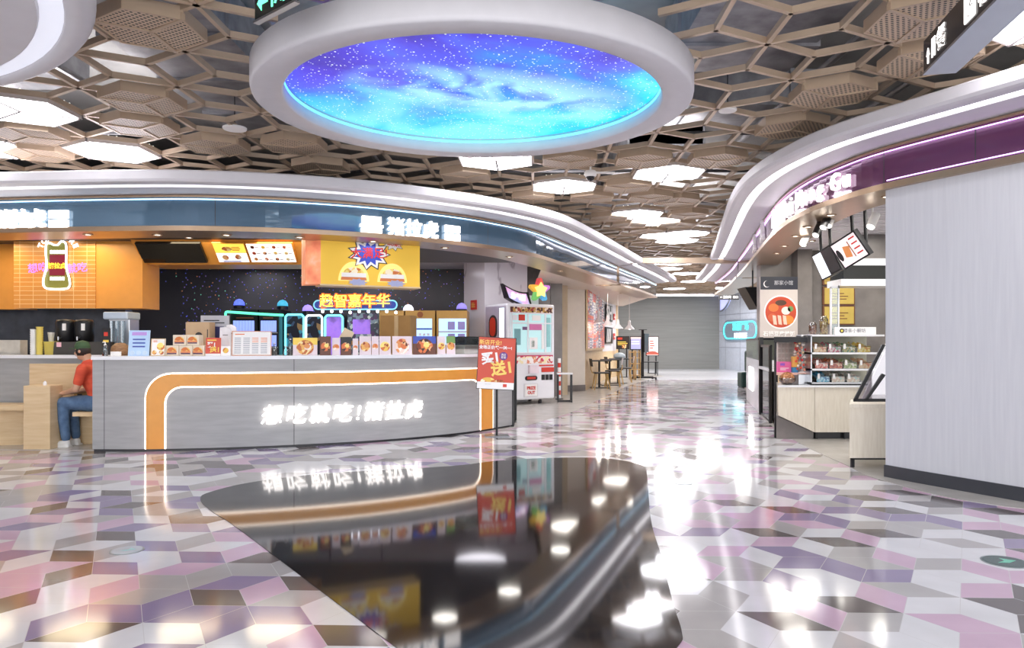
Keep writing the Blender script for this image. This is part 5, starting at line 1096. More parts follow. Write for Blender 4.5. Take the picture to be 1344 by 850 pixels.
far_poster('menu_poster', 'dark food menu poster with red heading at the end of the left wall', 809, 826, 441, 458, 26.2, M('poster_dark', (44, 34, 32), .4, emit=.2, ecol=(60, 40, 36)), lambda m, w_, a, b: (rect(m, -w_*.4, -w_*.05, b-.12, b-.05, redp), lines(m, -w_*.4, w_*.4, a+.15, b-.17, 3, yelp), disc(m, w_*.1, a+.1, .08, food[0])))
far_poster('menu_poster', 'lavender poster with white lettering beside the television stand', 827, 842, 441, 459, 27.5, em('lavender_face', (150, 150, 190), .6), lambda m, w_, a, b: (lines(m, -w_*.4, w_*.4, b-.3, b-.14, 2, whp), rect(m, -w_*.45, w_*.45, b-.1, b-.03, M('pale_pink_print', (244, 210, 206), .5))))
far_poster('lit_poster', 'pink and white lit poster with red base print by the grey end wall', 848, 864.5, 441, 467, 29.5, em('pink_face', (250, 226, 222), .9), lambda m, w_, a, b: (lines(m, -w_*.2, w_*.2, a+.3, b-.12, 4, M('salmon_print', (236, 120, 100), .5)), disc(m, 0, a+.05, .25, M('salmon_print', (236, 120, 100), .5), a0=0, a1=PI, sz=.6)))
r = thing('side_table', 'small black table before the pink lit poster', 'table', (Xp(852, 27.5), 27.5, 0)); MB().box(-.3, .3, -.25, .25, .5, .53, black).build('tabletop', r)
for sx in (-.27, .27):
    for sy in (-.22, .22): MB().box(sx-.012, sx+.012, sy-.012, sy+.012, 0, .5, black).build('leg', r)

# ================================================================== RIGHT SHOPS
# --- beige base cabinet with slanted glass case
def quadprism(mb, pts, off, mt):
    n = len(pts); P = [Vector(p) for p in pts]; o = Vector(off); mb.faces(P+[p+o for p in P], [tuple(range(n)), tuple(range(n, 2*n))[::-1]]+[(i, n+i, n+(i+1) % n, (i+1) % n) for i in range(n)], mt)
r = thing('display_case', 'pale wood cabinet with slanted black framed glass case beside the blank wall', 'display case', (3.6, 7.25, 0)); D = 7.3
xa, xb = Xp(1115, D), 3.95
MB().prism([(xa, D), (xb, D), (xb+.2, D+.6), (xa+.3, D+.6)], .10, .60, palewood).build('cabinet', r, True); MB().prism([(xa-.01, D-.02), (xb, D-.02), (xb+.2, D+.62), (xa+.3, D+.62)], .60, .635, palewood).build('top_board', r, True)
for x in (xa+.03, xb-.08): MB().box(x, x+.03, D+.02, D+.05, 0, .10, black).build('leg', r, True)
MB().box(xa+.03, xb, D+.02, D+.05, .08, .10, black).build('foot_rail', r, True)
gx0, gz0 = Xp(1121, D), Zp(527, D); gx1, gz1 = Xp(1158, D), Zp(452, D)
m_ = MB(); quadprism(m_, [(gx0, D, gz0+.02), (gx0+.035, D, gz0+.02), (gx1+.035, D, gz1), (gx1, D, gz1)], (0, .02, 0), black); quadprism(m_, [(gx0+.11, D, gz0+.02), (gx0+.14, D, gz0+.02), (gx1+.035, D, Zp(492, D)), (gx1+.0, D, Zp(490, D))], (0, .02, 0), black)
m_.box(gx0, xb, D, D+.02, gz0-.0, gz0+.03, black); m_.build('slanted_frame', r, True)
m_ = MB(); quadprism(m_, [(gx0+.03, D+.01, gz0+.03), (xb, D+.01, gz0+.03), (xb, D+.01, gz1+.1), (gx1+.03, D+.01, gz1)], (0, .006, 0), glass('case_glass', (230, 228, 232), .22)); m_.build('glass_pane', r, True)
m_ = MB(); quadprism(m_, [(gx0+.22, D+.3, gz0), (xb+.1, D+.3, gz0), (xb+.1, D+.5, gz1), (gx1+.32, D+.5, gz1)], (0, .02, 0), M('case_back', (214, 206, 210), .4)); m_.build('inner_back', r, True)

# --- candy counter
D = 9.45; X = lambda x: Xp(x, D); Z = lambda y: Zp(y, D)
cc = thing('candy_counter', 'pale wood candy counter with angled lower edge', 'counter', (X(1068), D, 0))
m_ = MB(); m_.plate([(X(1022), Z(545)), (X(1069), Z(567)), (X(1069), Z(508)), (X(1022), Z(508))], D, D+.02, palewood); m_.build('left_door', cc, True)
m_ = MB(); m_.plate([(X(1069.6), Z(567)), (X(1165), Z(567)), (X(1165), Z(508)), (X(1069.6), Z(508))], D, D+.02, palewood); m_.build('right_door', cc, True)
m_ = MB(); quadprism(m_, [(X(1022), D+.021, Z(545)), (X(1069), D+.021, Z(567)), (X(1165), D+.021, Z(567)), (X(1165), D+.021, Z(508)), (X(1022), D+.021, Z(508))], (.23, .6, 0), palewood); m_.build('counter_body', cc, True)
m_ = MB(); quadprism(m_, [(X(1021), D+.06, 0), (X(1070), D+.06, 0), (X(1070), D+.06, Z(567.5)), (X(1021), D+.06, Z(545.5))], (.2, .5, 0), gstone); m_.build('stone_base', cc, True)
MB().prism([(X(1020), D-.02), (X(1167), D-.02), (X(1167)+.2, D+.64), (X(1020)+.25, D+.64)], Z(508), Z(505.5), gloss_white).build('counter_top', cc, True)
m_ = MB(); m_.box(X(1070), X(1160), D+.1, D+.5, 0, .13, dark); m_.build('plinth', cc, True)
for x in (1072, 1110): MB().box(X(x), X(x)+.03, D+.04, D+.07, 0, .12, black).build('leg', cc, True)
cd = thing('candy_shelf', 'three tier white candy shelf with clear bins standing on the candy counter', 'shelf', (X(1110), D+.05, Z(505.5)))
zb = Z(505.5); m_ = MB()
for y in (440, 463.5, 485, 505): m_.box(X(1065), X(1162), D+.02, D+.5, Z(y)-.012+(0.02 if y == 505 else 0), Z(y)+.012+(0.02 if y == 505 else 0), gloss_white)
m_.box(X(1065), X(1066.5), D+.02, D+.5, zb, Z(440), steel); m_.build('shelves', cd, True)
MB().box(X(1065), X(1162), D+.5, D+.52, zb, Z(439), M('shelf_back', (206, 204, 184), .5)).build('back_panel', cd, True)
MB().box(X(1064), X(1162), D, D+.02, zb, zb+.02, black).build('front_rail', cd, True)
cand = {'a': [(240, 200, 150), (250, 226, 190), (226, 150, 110)], 'b': [(220, 90, 120), (240, 220, 220), (150, 200, 170)], 'c': [(90, 150, 100), (200, 190, 110), (240, 240, 220)], 'd': [(240, 210, 80), (250, 236, 150), (230, 170, 60)], 'e': [(220, 80, 70), (246, 170, 150), (250, 236, 226)], 'f': [(230, 120, 70), (200, 90, 60), (244, 200, 160)], 'g': [(226, 230, 180), (170, 190, 120), (250, 250, 236)], 'h': [(90, 190, 220), (190, 230, 245), (60, 140, 190)], 'i': [(250, 244, 230), (240, 220, 200), (210, 230, 220)]}
bins = [(1070, 456, 'a', 'orange and cream'), (1089, 456, 'b', 'pink and green'), (1108, 456, 'c', 'green and yellow'), (1128, 456, 'd', 'yellow'), (1072, 479, 'e', 'red and pink'), (1091, 479, 'f', 'orange and red'), (1110, 479, 'g', 'pale green'), (1130, 479, 'a', 'cream and orange'), (1074, 500, 'h', 'blue and white'), (1094, 500, 'i', 'white pastel'), (1114, 500, 'i', 'pale cream')]
rown = {456: 'top', 479: 'middle', 500: 'bottom'}
ang = {456: 0, 479: 0, 500: 0}
seen = {}
for x, yb, k, cl in bins:
    row = rown[yb]; zsh = {456: Z(463.5)+.012, 479: Z(485)+.012, 500: Z(505)+.032}[yb]; ordn = seen.get(row, 0); seen[row] = ordn+1
    r = thing('candy_bin', 'clear bin of %s sweets, %s in %s row' % (cl, ['leftmost', 'second from left', 'third from left', 'fourth from left'][ordn], row), 'sweets bin', (X(x+9), D+.06, zsh), 0, 'clear bins of wrapped sweets')
    MB().box(-.088, .088, 0, .3, 0, .085, glass('bin_glass', (250, 250, 250), .04)).build('bin_body', r)
    cm = ramp_mat('sweets_'+k, [(0, cand[k][0]), (.35, cand[k][1]), (.7, cand[k][2])], 42, 'CELL', rough=.3)
    m_ = MB(); rg = random.Random(x*7+yb); nx, ny = 9, 7; vs = []
    for j in range(ny+1):
        for i in range(nx+1): vs.append((-.083+.166*i/nx, .005+.29*j/ny, .05+.07*j/ny+rg.uniform(-.012, .018)))
    m_.faces(vs, [(j*(nx+1)+i, j*(nx+1)+i+1, (j+1)*(nx+1)+i+1, (j+1)*(nx+1)+i) for j in range(ny) for i in range(nx)], cm)
    m_.faces([(-.083, .004, .003), (.083, .004, .003), (.083, .005, .07), (-.083, .005, .07)], [(0, 1, 2, 3)], cm); o = m_.build('sweets', r); o['kind'] = 'stuff'
    MB().box(-.075, -.045, -.01, -.004, .045, .11, whp).build('price_card', r)
# lollipop case on the left
lc = thing('glass_counter_case', 'black framed glass case holding the lollipop tree beside the candy shelf', 'display case', (X(1040), 9.75, 0)); Dl = 9.6
m_ = MB(); m_.box(Xp(1017, Dl), Xp(1019, Dl), Dl, Dl+.03, 0, Z(448), black); m_.box(Xp(1019, Dl+.55), Xp(1021, Dl+.55), Dl+.55, Dl+.58, .7, Z(448), black); m_.build('post', lc, True)
m_ = MB(); m_.prism([(Xp(1015, Dl), Dl-.02), (Xp(1063, Dl), Dl-.02), (Xp(1063, Dl)+.2, Dl+.6), (Xp(1019, Dl+.6), Dl+.6)], Zp(449, Dl), Zp(442, Dl), black); m_.build('black_top', lc, True)
grid_m = M('pale_grid_board', (222, 214, 206), .5); MB().box(Xp(1020, Dl+.5), Xp(1063, Dl+.5), Dl+.5, Dl+.52, Zp(492, Dl), Zp(449, Dl), grid_m).build('back_board', lc, True)
m_ = MB(); [m_.box(Xp(1021+5*i, Dl+.5), Xp(1024.6+5*i, Dl+.5), Dl+.49, Dl+.5, Zp(484-7*j, Dl), Zp(479-7*j, Dl), M('grid_cell', (204, 194, 184), .5)) for i in range(8) for j in range(5)]; m_.build('board_cells', lc, True)
MB().prism([(Xp(1019, Dl), Dl+.02), (Xp(1063, Dl), Dl+.02), (Xp(1063, Dl+.5), Dl+.49), (Xp(1021, Dl+.5), Dl+.49)], Zp(492, Dl), Zp(489, Dl), M('pink_shelf', (236, 190, 176), .4)).build('glass_shelf', lc, True)
ps = Zp(489, Dl)
r = thing('pink_box', 'pink printed sweets box inside the glass case', 'box', (Xp(1030, 9.75), 9.75, ps)); MB().box(-.085, .085, 0, .12, 0, .14, M('hot_pink', (232, 110, 170), .5)).build('box_body', r); m_ = MB(); rect(m_, -.06, -.0, .09, .12, M('violet_print', (150, 90, 200), .5)); lines(m_, -.06, .06, .03, .07, 2, whp); m_.build('print', r)
for z0, c, lab in ((0, (60, 140, 190), 'small blue box beside the pink box'), (.07, (240, 180, 90), 'small stacked green and orange boxes on the blue box')):
    r = thing('small_box', lab, 'box', (Xp(1044, 9.7), 9.7, ps+z0)); MB().box(-.035, .035, 0, .06, 0, .068 if z0 == 0 else .14, M('smallbox%d' % c[0], c, .5)).build('box_body', r)
lt_ = thing('lollipop_tree', 'tall spiral stand crowded with wrapped lollipops', 'lollipop stand', (Xp(1053, 9.72), 9.72, ps))
MB().tube((0, 0, 0), (0, 0, .46), .012, whp).build('pole', lt_); MB().lathe([(.06, 0), (.06, .01), (.012, .02)], (0, 0, 0), whp, 16).build('base', lt_)
lcol = [M('lolly%d' % i, c, .3) for i, c in enumerate([(226, 90, 70), (246, 236, 226), (240, 170, 140), (246, 220, 170), (214, 60, 60)])]
rg = random.Random(5); proto_l = None
for k in range(84):
    a = k*2.4; z = .03+k*.0048; rr = .075+.02*(k % 2)
    p = (rr*math.cos(a), rr*math.sin(a)*.8, z)
    m_ = MB(); m_.ball(p, .018, lcol[rg.randrange(5)], 6); m_.tube(p, (p[0]*.2, p[1]*.2, z-.01), .002, whp, n=4); m_.build('lollipop', lt_)
MB().ball((0, 0, .48), .018, whp, 10).build('top_knob', lt_)
r = thing('popcorn_bowl', 'heap of brown snack in a glass bowl at the left of the candy counter', 'bowl', (Xp(1034, 9.6), 9.62, Z(505.5))); MB().lathe([(.06, 0), (.10, .05), (.105, .09)], (0, 0, 0), jarg, 18).build('bowl_body', r, smooth=True); MB().lathe([(.085, .03), (.1, .08), (.08, .13), (.04, .16), (.001, .17)], (0, 0, 0), ramp_mat('brown_snack', [(.3, (150, 90, 50)), (.6, (200, 140, 90))], 60, 'CELL'), 18).build('snack', r, smooth=True)
r = thing('steel_pan', 'plain steel pan right of the brown snack bowl on the candy counter', 'pan', (Xp(1055, 9.6), 9.62, Z(505.5))); MB().box(-.08, .06, -.05, .2, 0, .14, steel).build('pan_body', r, bevel=.01)
# on top of the candy shelf
zt = Z(440)+.012
for x, h, rr, lab in ((1077, .17, .05, 'short square jar of brown cereal on the candy shelf'), (1092, .25, .055, 'tall round jar of golden corn on the candy shelf')):
    r = thing('glass_jar', lab, 'jar', (X(x), D+.25, zt), 0, 'jars on top of the candy shelf'); MB().lathe([(rr, 0), (rr, h*.8), (rr*.6, h*.95), (rr*.6, h)], (0, 0, 0), jarg, 16).build('jar_body', r, smooth=True); MB().lathe([(rr*.9, .005), (rr*.9, h*.7)], (0, 0, 0), ramp_mat('corn_'+str(x), [(.3, (200, 140, 60)), (.6, (240, 200, 110))] if x > 1080 else [(.3, (170, 90, 60)), (.6, (220, 160, 110))], 50, 'CELL'), 14).build('contents', r)
r = thing('shelf_sign', 'long white sign with black badge on top of the candy shelf', 'sign', (X(1131), D+.2, zt)); MB().box(X(1105)-X(1131), X(1160)-X(1131), 0, .03, 0, .10, whp).build('board', r); m_ = MB(); disc(m_, X(1114)-X(1131), .05, .03, blk, -.003); disc(m_, X(1114)-X(1131), .05, .015, yelp, -.005); text(m_, '楼亲小橱坊', .0, .05, .06, M('grey_text', (150, 150, 160), .5), -.004); m_.build('print', r)
# --- glass gate and counters farther along
def gate(x0, x1, D0, D1): return Vector((Xp(x0, D0), D0)), Vector((Xp(x1, D1), D1))
r = thing('glass_counter', 'narrow black framed glass counter with pale ledge and wood side post', 'counter', (3.9, 11.2, 0))
a, b = gate(998, 1011, 12.7, 11.3); m_ = MB(); d = (b-a).normalized()
for t in (0, (b-a).length): q = a+d*t; m_.box(q.x-.02, q.x+.02, q.y-.02, q.y+.02, 0, 1.2, black)
for z in (.0, 1.17): m_.prism([a, b, b+Vector((.03, 0)), a+Vector((.03, 0))], z, z+.04, black)
m_.build('frame', r, True); MB().prism([a+Vector((.01, 0)), b+Vector((.01, 0)), b+Vector((.016, 0)), a+Vector((.016, 0))], .04, 1.17, glass('smoked_glass', (110, 112, 116), .15)).build('glass_pane', r, True)
MB().prism([a-Vector((.03, 0)), b-Vector((.03, 0)), b+Vector((.35, 0)), a+Vector((.35, 0))], .8, .84, gloss_white).build('ledge', r, True); MB().box(b.x+.03, b.x+.09, b.y-.3, b.y-.24, 0, .8, wood).build('wood_post', r, True)
MB().prism([a+Vector((.1, 0)), b+Vector((.1, 0)), b+Vector((.6, 0)), a+Vector((.6, 0))], 0, .79, M('case_inside', (190, 184, 176), .5)).build('inner_cabinet', r, True)
r = thing('lit_counter', 'white counter with glass hood glowing at its corner beyond the glass counter', 'counter', (4.9, 15, 0))
a, b = gate(979.5, 995.5, 16.2, 13.1)
MB().prism([a, b, b+Vector((.7, .1)), a+Vector((.7, .1))], 0, .93, gloss_white).build('counter_body', r, True); MB().prism([a, b, b+Vector((.6, .1)), a+Vector((.6, .1))], .93, 1.29, glass('green_glass', (214, 222, 190), .2)).build('glass_hood', r, True)
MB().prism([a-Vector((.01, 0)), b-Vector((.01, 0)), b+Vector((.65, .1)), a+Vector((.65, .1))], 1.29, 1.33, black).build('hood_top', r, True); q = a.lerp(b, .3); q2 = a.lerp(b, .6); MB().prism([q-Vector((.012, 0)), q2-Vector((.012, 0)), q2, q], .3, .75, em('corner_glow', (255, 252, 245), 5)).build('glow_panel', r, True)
q = b; MB().box(q.x-.03, q.x+.03, q.y-.16, q.y-.1, 0, 1.34, black).build('corner_post', r, True)
r = thing('green_chair', 'dark green high backed seat beyond the lit counter', 'chair', (Xp(975, 20.5), 20.5, 0)); MB().box(-.1, .2, -.2, .2, 0, .42, M('dark_green', (40, 70, 66), .5)).build('seat_block', r, bevel=.04); MB().box(.1, .22, -.22, .22, .42, 1.02, M('dark_green', (40, 70, 66), .5)).build('backrest', r, bevel=.05)
# poster of bowl
D = 13.05; r, w_, h = local_board('noodle_poster', 'tall poster of a red soup bowl with black heading on the right shop wall', 'poster', 998, 363, 1047, 443, D)
MB().box(-w_/2, w_/2, 0, .04, 0, h, M('stone_print', (196, 186, 180), .4, emit=.15, ecol=(196, 186, 180))).build('board', r)
m_ = MB(); rect(m_, -w_/2, w_/2, h*.79, h, M('navy_header', (44, 46, 58), .4), -.003); m_.build('heading_band', r)
m_ = MB(); disc(m_, -w_*.33, h*.88, .06, whp, -.005); disc(m_, -w_*.31, h*.885, .055, M('navy_header', (44, 46, 58), .4), -.007); text(m_, '那家小馆', .08, h*.895, .085, M('pale_lettering', (190, 190, 196), .5), -.005, sx=1); m_.build('heading_print', r)
m_ = MB(); disc(m_, .03, h*.42, .30, whp, -.004, n=40); disc(m_, .03, h*.42, .275, M('soup_red', (196, 74, 44), .4), -.006, n=40); m_.build('bowl_picture', r)
m_ = MB()
for cx, cz, rr, c, sz in ((-.1, .52, .09, (220, 120, 60), .8), (.03, .60, .10, (90, 60, 44), .5), (.12, .47, .08, (236, 226, 214), .9), (.2, .5, .05, (110, 150, 90), 1), (-.12, .36, .08, (206, 96, 60), .9), (.16, .32, .10, (234, 140, 60), .8)): disc(m_, cx, h*cz-.03, rr, M('topping%d' % int(cx*100+200), c, .4), -.008, sz=sz)
for k in range(3): m_.plate([(-.1+.09*k, h*.22), (-.04+.09*k, h*.21), (-.06+.09*k, h*.36), (-.12+.09*k, h*.37)], -.01, 0, M('meat_slice', (240, 200, 180), .4))
m_.build('toppings', r); m_ = MB(); text(m_, '石锅豆腐拌饭', 0, h*.06, .095, whp, -.006, bold=.003); m_.build('caption', r)
r = thing('slanted_screen', 'black slanted screen box left of the soup poster', 'screen', W(990, 405, 14.2)); m_ = MB(); m_.plate([(-.18, .42), (.12, .42), (.12, 0), (.06, 0)], 0, .5, black); m_.build('screen_body', r); MB().tube((.05, .25, .3), (.05, .25, 2.9-r.location.z), .015, black).build('mounting_pole', r)
# plaques
pf = M('plaque_wood', (120, 74, 44), .4); pg = M('gold_plaque', (214, 186, 96), .35, metal=.3)
for x0, y0_, x1, y1, lab in ((1080, 358, 1095, 374, 'small gold plaque half hidden by the tilted screens'), (1080, 376, 1122, 400, 'upper wide gold plaque on the shop wall'), (1080, 401, 1122, 426, 'lower wide gold plaque on the shop wall')):
    r, w_, h = local_board('gold_plaque', lab, 'plaque', x0, y0_, x1, y1, 13.36, group='gold certificates on the shop wall'); MB().box(-w_/2, w_/2, 0, .04, 0, h, pf).build('frame', r); m_ = MB(); m_.box(-w_/2+.03, w_/2-.02, -.006, 0, .02, h-.02, pg); m_.build('gold_sheet', r); m_ = MB(); lines(m_, -w_*.3, w_*.3, h*.3, h*.75, 3, pf, -.01, .3); m_.build('lettering', r)
# hood and shelves
D = 11.2; r = thing('exhaust_hood', 'stainless exhaust hood with dark band over the back of the shop', 'hood', (Xp(1130, D), D, Zp(376, D)))
MB().box(Xp(1104, D), Xp(1190, D), D, D+.5, Zp(375, D), Zp(366, D), gloss_white).build('lower_lip', r, True); MB().box(Xp(1108, D), Xp(1190, D), D+.02, D+.5, Zp(366, D), Zp(348, D), M('black_glass_band', (44, 44, 42), .15)).build('dark_band', r, True); MB().box(Xp(1118, D), Xp(1190, D), D, D+.5, Zp(348, D), Zp(339, D), gloss_white).build('upper_lip', r, True); MB().box(Xp(1125, D), Xp(1190, D), D+.1, D+.45, Zp(339, D), 2.905, gstone).build('duct_box', r, True)
r = thing('window_stand', 'slim white frame with glass pane standing behind the candy shelf', 'frame', (Xp(1096, 10.3), 10.3, 0)); D = 10.3
m_ = MB()
for x in (1091, 1101): m_.box(Xp(x-1, D), Xp(x+1, D), D, D+.03, 0, Zp(373 if x > 1095 else 377, D), gloss_white)
m_.box(Xp(1090, D), Xp(1102, D), D, D+.03, Zp(378, D), Zp(375, D), gloss_white); m_.build('frame', r, True); MB().box(Xp(1092, D), Xp(1100, D), D+.01, D+.016, .7, Zp(378, D), GL).build('glass_pane', r, True)
# tilted ceiling screens
def tilted_screen(lab, corners, D0, D1, thick, face, art=None):
    P = [W(x, y, d_) for (x, y), d_ in zip(corners, (D0, D1, D1, D0))]
    c = sum(P, Vector())/4; ux = (P[1]-P[0]).normalized(); uz = (P[0]-P[3]).normalized(); uy = uz.cross(ux).normalized(); uz = ux.cross(uy)
    w_, h = (P[1]-P[0]).length, (P[0]-P[3]).length
    r = thing('hanging_screen', lab, 'screen', c); r.rotation_euler = Matrix((ux, uy, uz)).transposed().to_euler()
    MB().box(-w_/2, w_/2, .004, thick, -h/2, h/2, black).build('housing', r); MB().box(-w_/2+.02, w_/2-.02, -.002, .004, -h/2+.02, h/2-.02, face).build('display_face', r)
    if art: m_ = MB(); art(m_, w_, h); m_.build('display_print', r)
    return r, P
def a_menu2(mb, w_, h):
    for k in range(4): rect(mb, w_*.18, w_*.40, h*(.3-k*.19), h*(.35-k*.19), redp, -.005)
    mb.plate([(-.08, -.06), (.0, -.09), (.03, .05), (-.05, .08)], -.006, 0, M('toast_print', (230, 150, 90), .5)); disc(mb, -w_*.36, 0, .05, blk, -.006, sz=1.6, sx=.6); rect(mb, w_*.08, w_*.11, -h*.3, h*.3, M('brown_print', (150, 90, 50), .5), -.006)
r1, P1 = tilted_screen('white tilted menu screen with toast picture hanging from the slatted ceiling', ((1089.6, 321), (1122, 300), (1142.4, 336), (1104.7, 355.3)), 9.2, 8.9, .10, em('screen_pink_white', (232, 218, 222), .55), a_menu2)
r2, P2 = tilted_screen('dark tilted screen between the menu screen and the lit one', ((1076, 329), (1090, 320), (1105, 353), (1089, 362)), 9.7, 9.4, .12, M('dark_display', (50, 48, 50), .2))
r3, P3 = tilted_screen('leftmost tilted screen with a bright white strip', ((1066, 336), (1078, 329), (1090, 360), (1079, 369)), 10.2, 9.9, .12, em('screen_white_lit', (235, 240, 250), 1.0))
for (x, y, D, rr_) in ((1137, 326, 9.0, r1), (1119, 304, 9.1, r1), (1090, 325, 9.62, r2), (1078, 336, 10.1, r3)):
    p = W(x, y, D); MB().tube((p.x, p.y, p.z), (p.x-.02, p.y, 2.92), .02, black).build('mounting_pole', rr_, True)
for x, y, D, mt_, lab in ((1073, 303, 8.6, black, 'black track spotlight under the slatted ceiling, lower'), (1083, 293, 8.4, black, 'black track spotlight under the slatted ceiling, upper'), (1089, 291, 8.5, whp, 'white cylinder spotlight beside the black ones'), (1145, 292, 7.9, whp, 'white cylinder spotlight near the blank wall'), (1056, 316, 9.8, whp, 'white cylinder spotlight above the soup poster')):
    p = W(x, y, D); r = thing('track_spotlight', lab, 'spotlight', p, 0, 'track spotlights in the right shop'); MB().tube((.04, 0, .09), (-.04, -.04, -.05), .045, mt_, n=14).build('lamp_head', r); MB().tube((0, 0, .05), (0, 0, 2.92-p.z), .01, mt_).build('stem', r); MB().lathe([(.035, 0), (.035, .004)], (0, 0, 0), lampwhite, 12).build('lens', r).matrix_local = Matrix.Translation((-.041, -.042, -.056)) @ Vector((-.08, -.04, -.14)).to_track_quat('Z', 'X').to_matrix().to_4x4()
# signs on purple glass
path_text(RP, '逗逗 Nai Mong Gu', RP.s_px(1016), RP.s_px(1122), 2.87, .25, .03, em('right_sign_glow', (255, 252, 250), 1.8), 'illuminated_shop_sign', 'glowing white lettering on the purple glass band of the right canopy', 'sign lettering', bold=.002, depth=.03)
path_text(RP, '文风', RP.s_px(988), RP.s_px(1010), 2.90, .36, .03, whp, 'shop_sign', 'white lettered shop sign farther along the right canopy', 'sign lettering', bold=.006, depth=.04)
# corridor right wall fittings
a, b = Vector((Xp(944, 34.4), 34.4)), Vector((Xp(1003, 30.5), 30.5)); d = (b-a).normalized(); yw = math.atan2(d.y, d.x)
q = a+d*.45; r = thing('neon_capsule_sign', 'capsule shaped recessed neon sign on the tiled corridor wall', 'sign', (q.x, q.y, 1.78), yw)
def caps(x0, x1, z, hh, n=10): return [(x0+hh-hh*math.sin(PI*k/n), z+hh*math.cos(PI*k/n)) for k in range(n+1)]+[(x1-hh+hh*math.sin(PI*k/n), z-hh*math.cos(PI*k/n)) for k in range(n+1)]
m_ = MB(); m_.plate(caps(0, 3.2, 0, .48), -.06, 0, M('grey_capsule', (140, 150, 164), .4)); m_.build('backing', r); m_ = MB(); polytube(m_, [(x, -.08, z) for x, z in caps(.15, 3.05, 0, .36)], .03, em('capsule_cyan', (80, 225, 240), 1.6), True); m_.build('neon_tube', r)
m_ = MB(); text(m_, '凯德广场', 1.7, .13, .36, em('cyan_letters', (90, 220, 220), 1.4), -.09, .01, .004); m_.build('upper_lettering', r); m_ = MB(); text(m_, 'NAIXIEE', 1.7, -.24, .30, em('white_letters_far', (240, 246, 255), 2), -.09, .01, .008); m_.build('lower_lettering', r)
r = thing('round_window_sign', 'quarter round lilac glowing window on the tiled wall under the hanging sign', 'window', (a.x+d.x*.2, a.y+d.y*.2, 3.5), yw); m_ = MB(); m_.plate([(0, .3)]+[(1.1*math.cos(t), -1.1*math.sin(t)+.3) for t in [PI/2*k/12 for k in range(13)]][::1], -.05, 0, em('lilac_glass_far', (196, 200, 250), .8)); m_.build('glowing_pane', r); m_ = MB(); polytube(m_, [(1.1*math.cos(t), -.07, -1.1*math.sin(t)+.3) for t in [PI/2*k/12 for k in range(13)]], .04, steel); m_.build('curved_frame', r)
r = thing('hanging_direction_sign', 'small black direction sign hanging at the far end of the corridor', 'sign', (Xp(957, 26), 26, Zp(393, 26))); w_ = 26*26/F; MB().box(-w_/2, w_/2, 0, .1, 0, .17, black).build('sign_box', r); m_ = MB(); text(m_, '←卫生间  出口', 0, .085, .10, whp, -.006, .002, .002); m_.build('lettering', r); MB().tube((-.2, .05, .17), (-.2, .05, 3.46-Zp(393, 26)), .01, black).build('hanging_rod', r)

# ================================================================== HUNG FROM THE CEILING
p = W(1212, 98, 4.8); yw = math.atan2(-1.04, -.21)
r = thing('directional_sign_box', 'long black lit directional sign box hanging at the upper right', 'sign', (2.69, 4.8, 3.0), yw)
MB().box(0, 2.4, 0, .19, 0.012, .215, M('sign_black', (28, 28, 34), .25)).build('sign_box', r); MB().box(-.006, 2.406, -.004, .194, -.004, .012, M('brushed_sheet', (186, 190, 200), .22, metal=.9)).build('underside', r)
m_ = MB(); m_.plate([(.06, .09), (.085, .14), (.11, .09), (.094, .09), (.094, .04), (.076, .04), (.076, .09)], -.004, 0, signwhite); [m_.box(.15+.022*k, .165+.022*k, -.004, 0, .05+.03*(k == 1), .17, signwhite) for k in range(3)]; m_.box(.16, .2, -.004, 0, .07, .09, signwhite); m_.build('arrow_and_icon', r)
for k, (ch, x) in enumerate((('餐', .31), ('♿', .74), ('梯', .92), ('卫', 1.1), ('生', 1.26), ('间', 1.42))): m_ = MB(); text(m_, ch, x, .11, .15, signwhite, -.004, .002, .002); m_.build('sign_character', r)
for x in (.5, 1.9): MB().tube((x, .1, .21), (x, .1, .48), .012, bronze).build('hanging_rod', r)
r = thing('exit_sign', 'glass exit sign with green running figure and left arrow hanging at the top', 'exit sign', (-1.53, 4.37, 3.15), math.atan2(-.25, .295))
MB().box(0, .42, 0, .02, 0.01, .2, M('exit_plate', (40, 44, 42), .15)).build('sign_plate', r); MB().box(-.005, .425, -.008, .028, -.004, .01, steel).build('bottom_rail', r)
grn = em('exit_green', (110, 240, 190), 1.4); m_ = MB(); m_.plate([(.03, .10), (.075, .15), (.075, .115), (.14, .115), (.14, .085), (.075, .085), (.075, .05)], -.004, 0, grn); m_.build('arrow', r)
m_ = MB(); m_.box(.18, .195, -.004, 0, .04, .19, grn); m_.box(.30, .315, -.004, 0, .04, .19, grn); m_.box(.18, .315, -.004, 0, .18, .195, grn); disc(m_, .25, .16, .013, grn, -.004, 10); m_.plate([(.23, .145), (.26, .145), (.27, .10), (.29, .05), (.275, .05), (.25, .09), (.225, .05), (.21, .055), (.235, .10)], -.004, 0, grn); m_.build('running_figure', r); MB().tube((.2, .01, .2), (.2, .01, .31), .006, steel).build('hanging_rod', r)
p = W(775, 232, 9.1); r = thing('dome_camera', 'white dome security camera with small bracket between two ceiling lights', 'security camera', p); MB().lathe([(.001, .075), (.06, .075), (.075, .06), (.075, .02), (.06, .0)], (0, 0, 0), whp, 18).build('housing', r, smooth=True); MB().lathe([(.001, -.055), (.03, -.045), (.05, -.02), (.055, 0)], (0, 0, 0), M('dome_glass', (30, 30, 36), .05), 18).build('dome', r, smooth=True); MB().tube((0, 0, .07), (0, 0, ZG-p.z+.01), .012, whp).build('bracket', r); MB().box(.05, .3, -.02, .02, .04, .06, whp).build('arm', r)
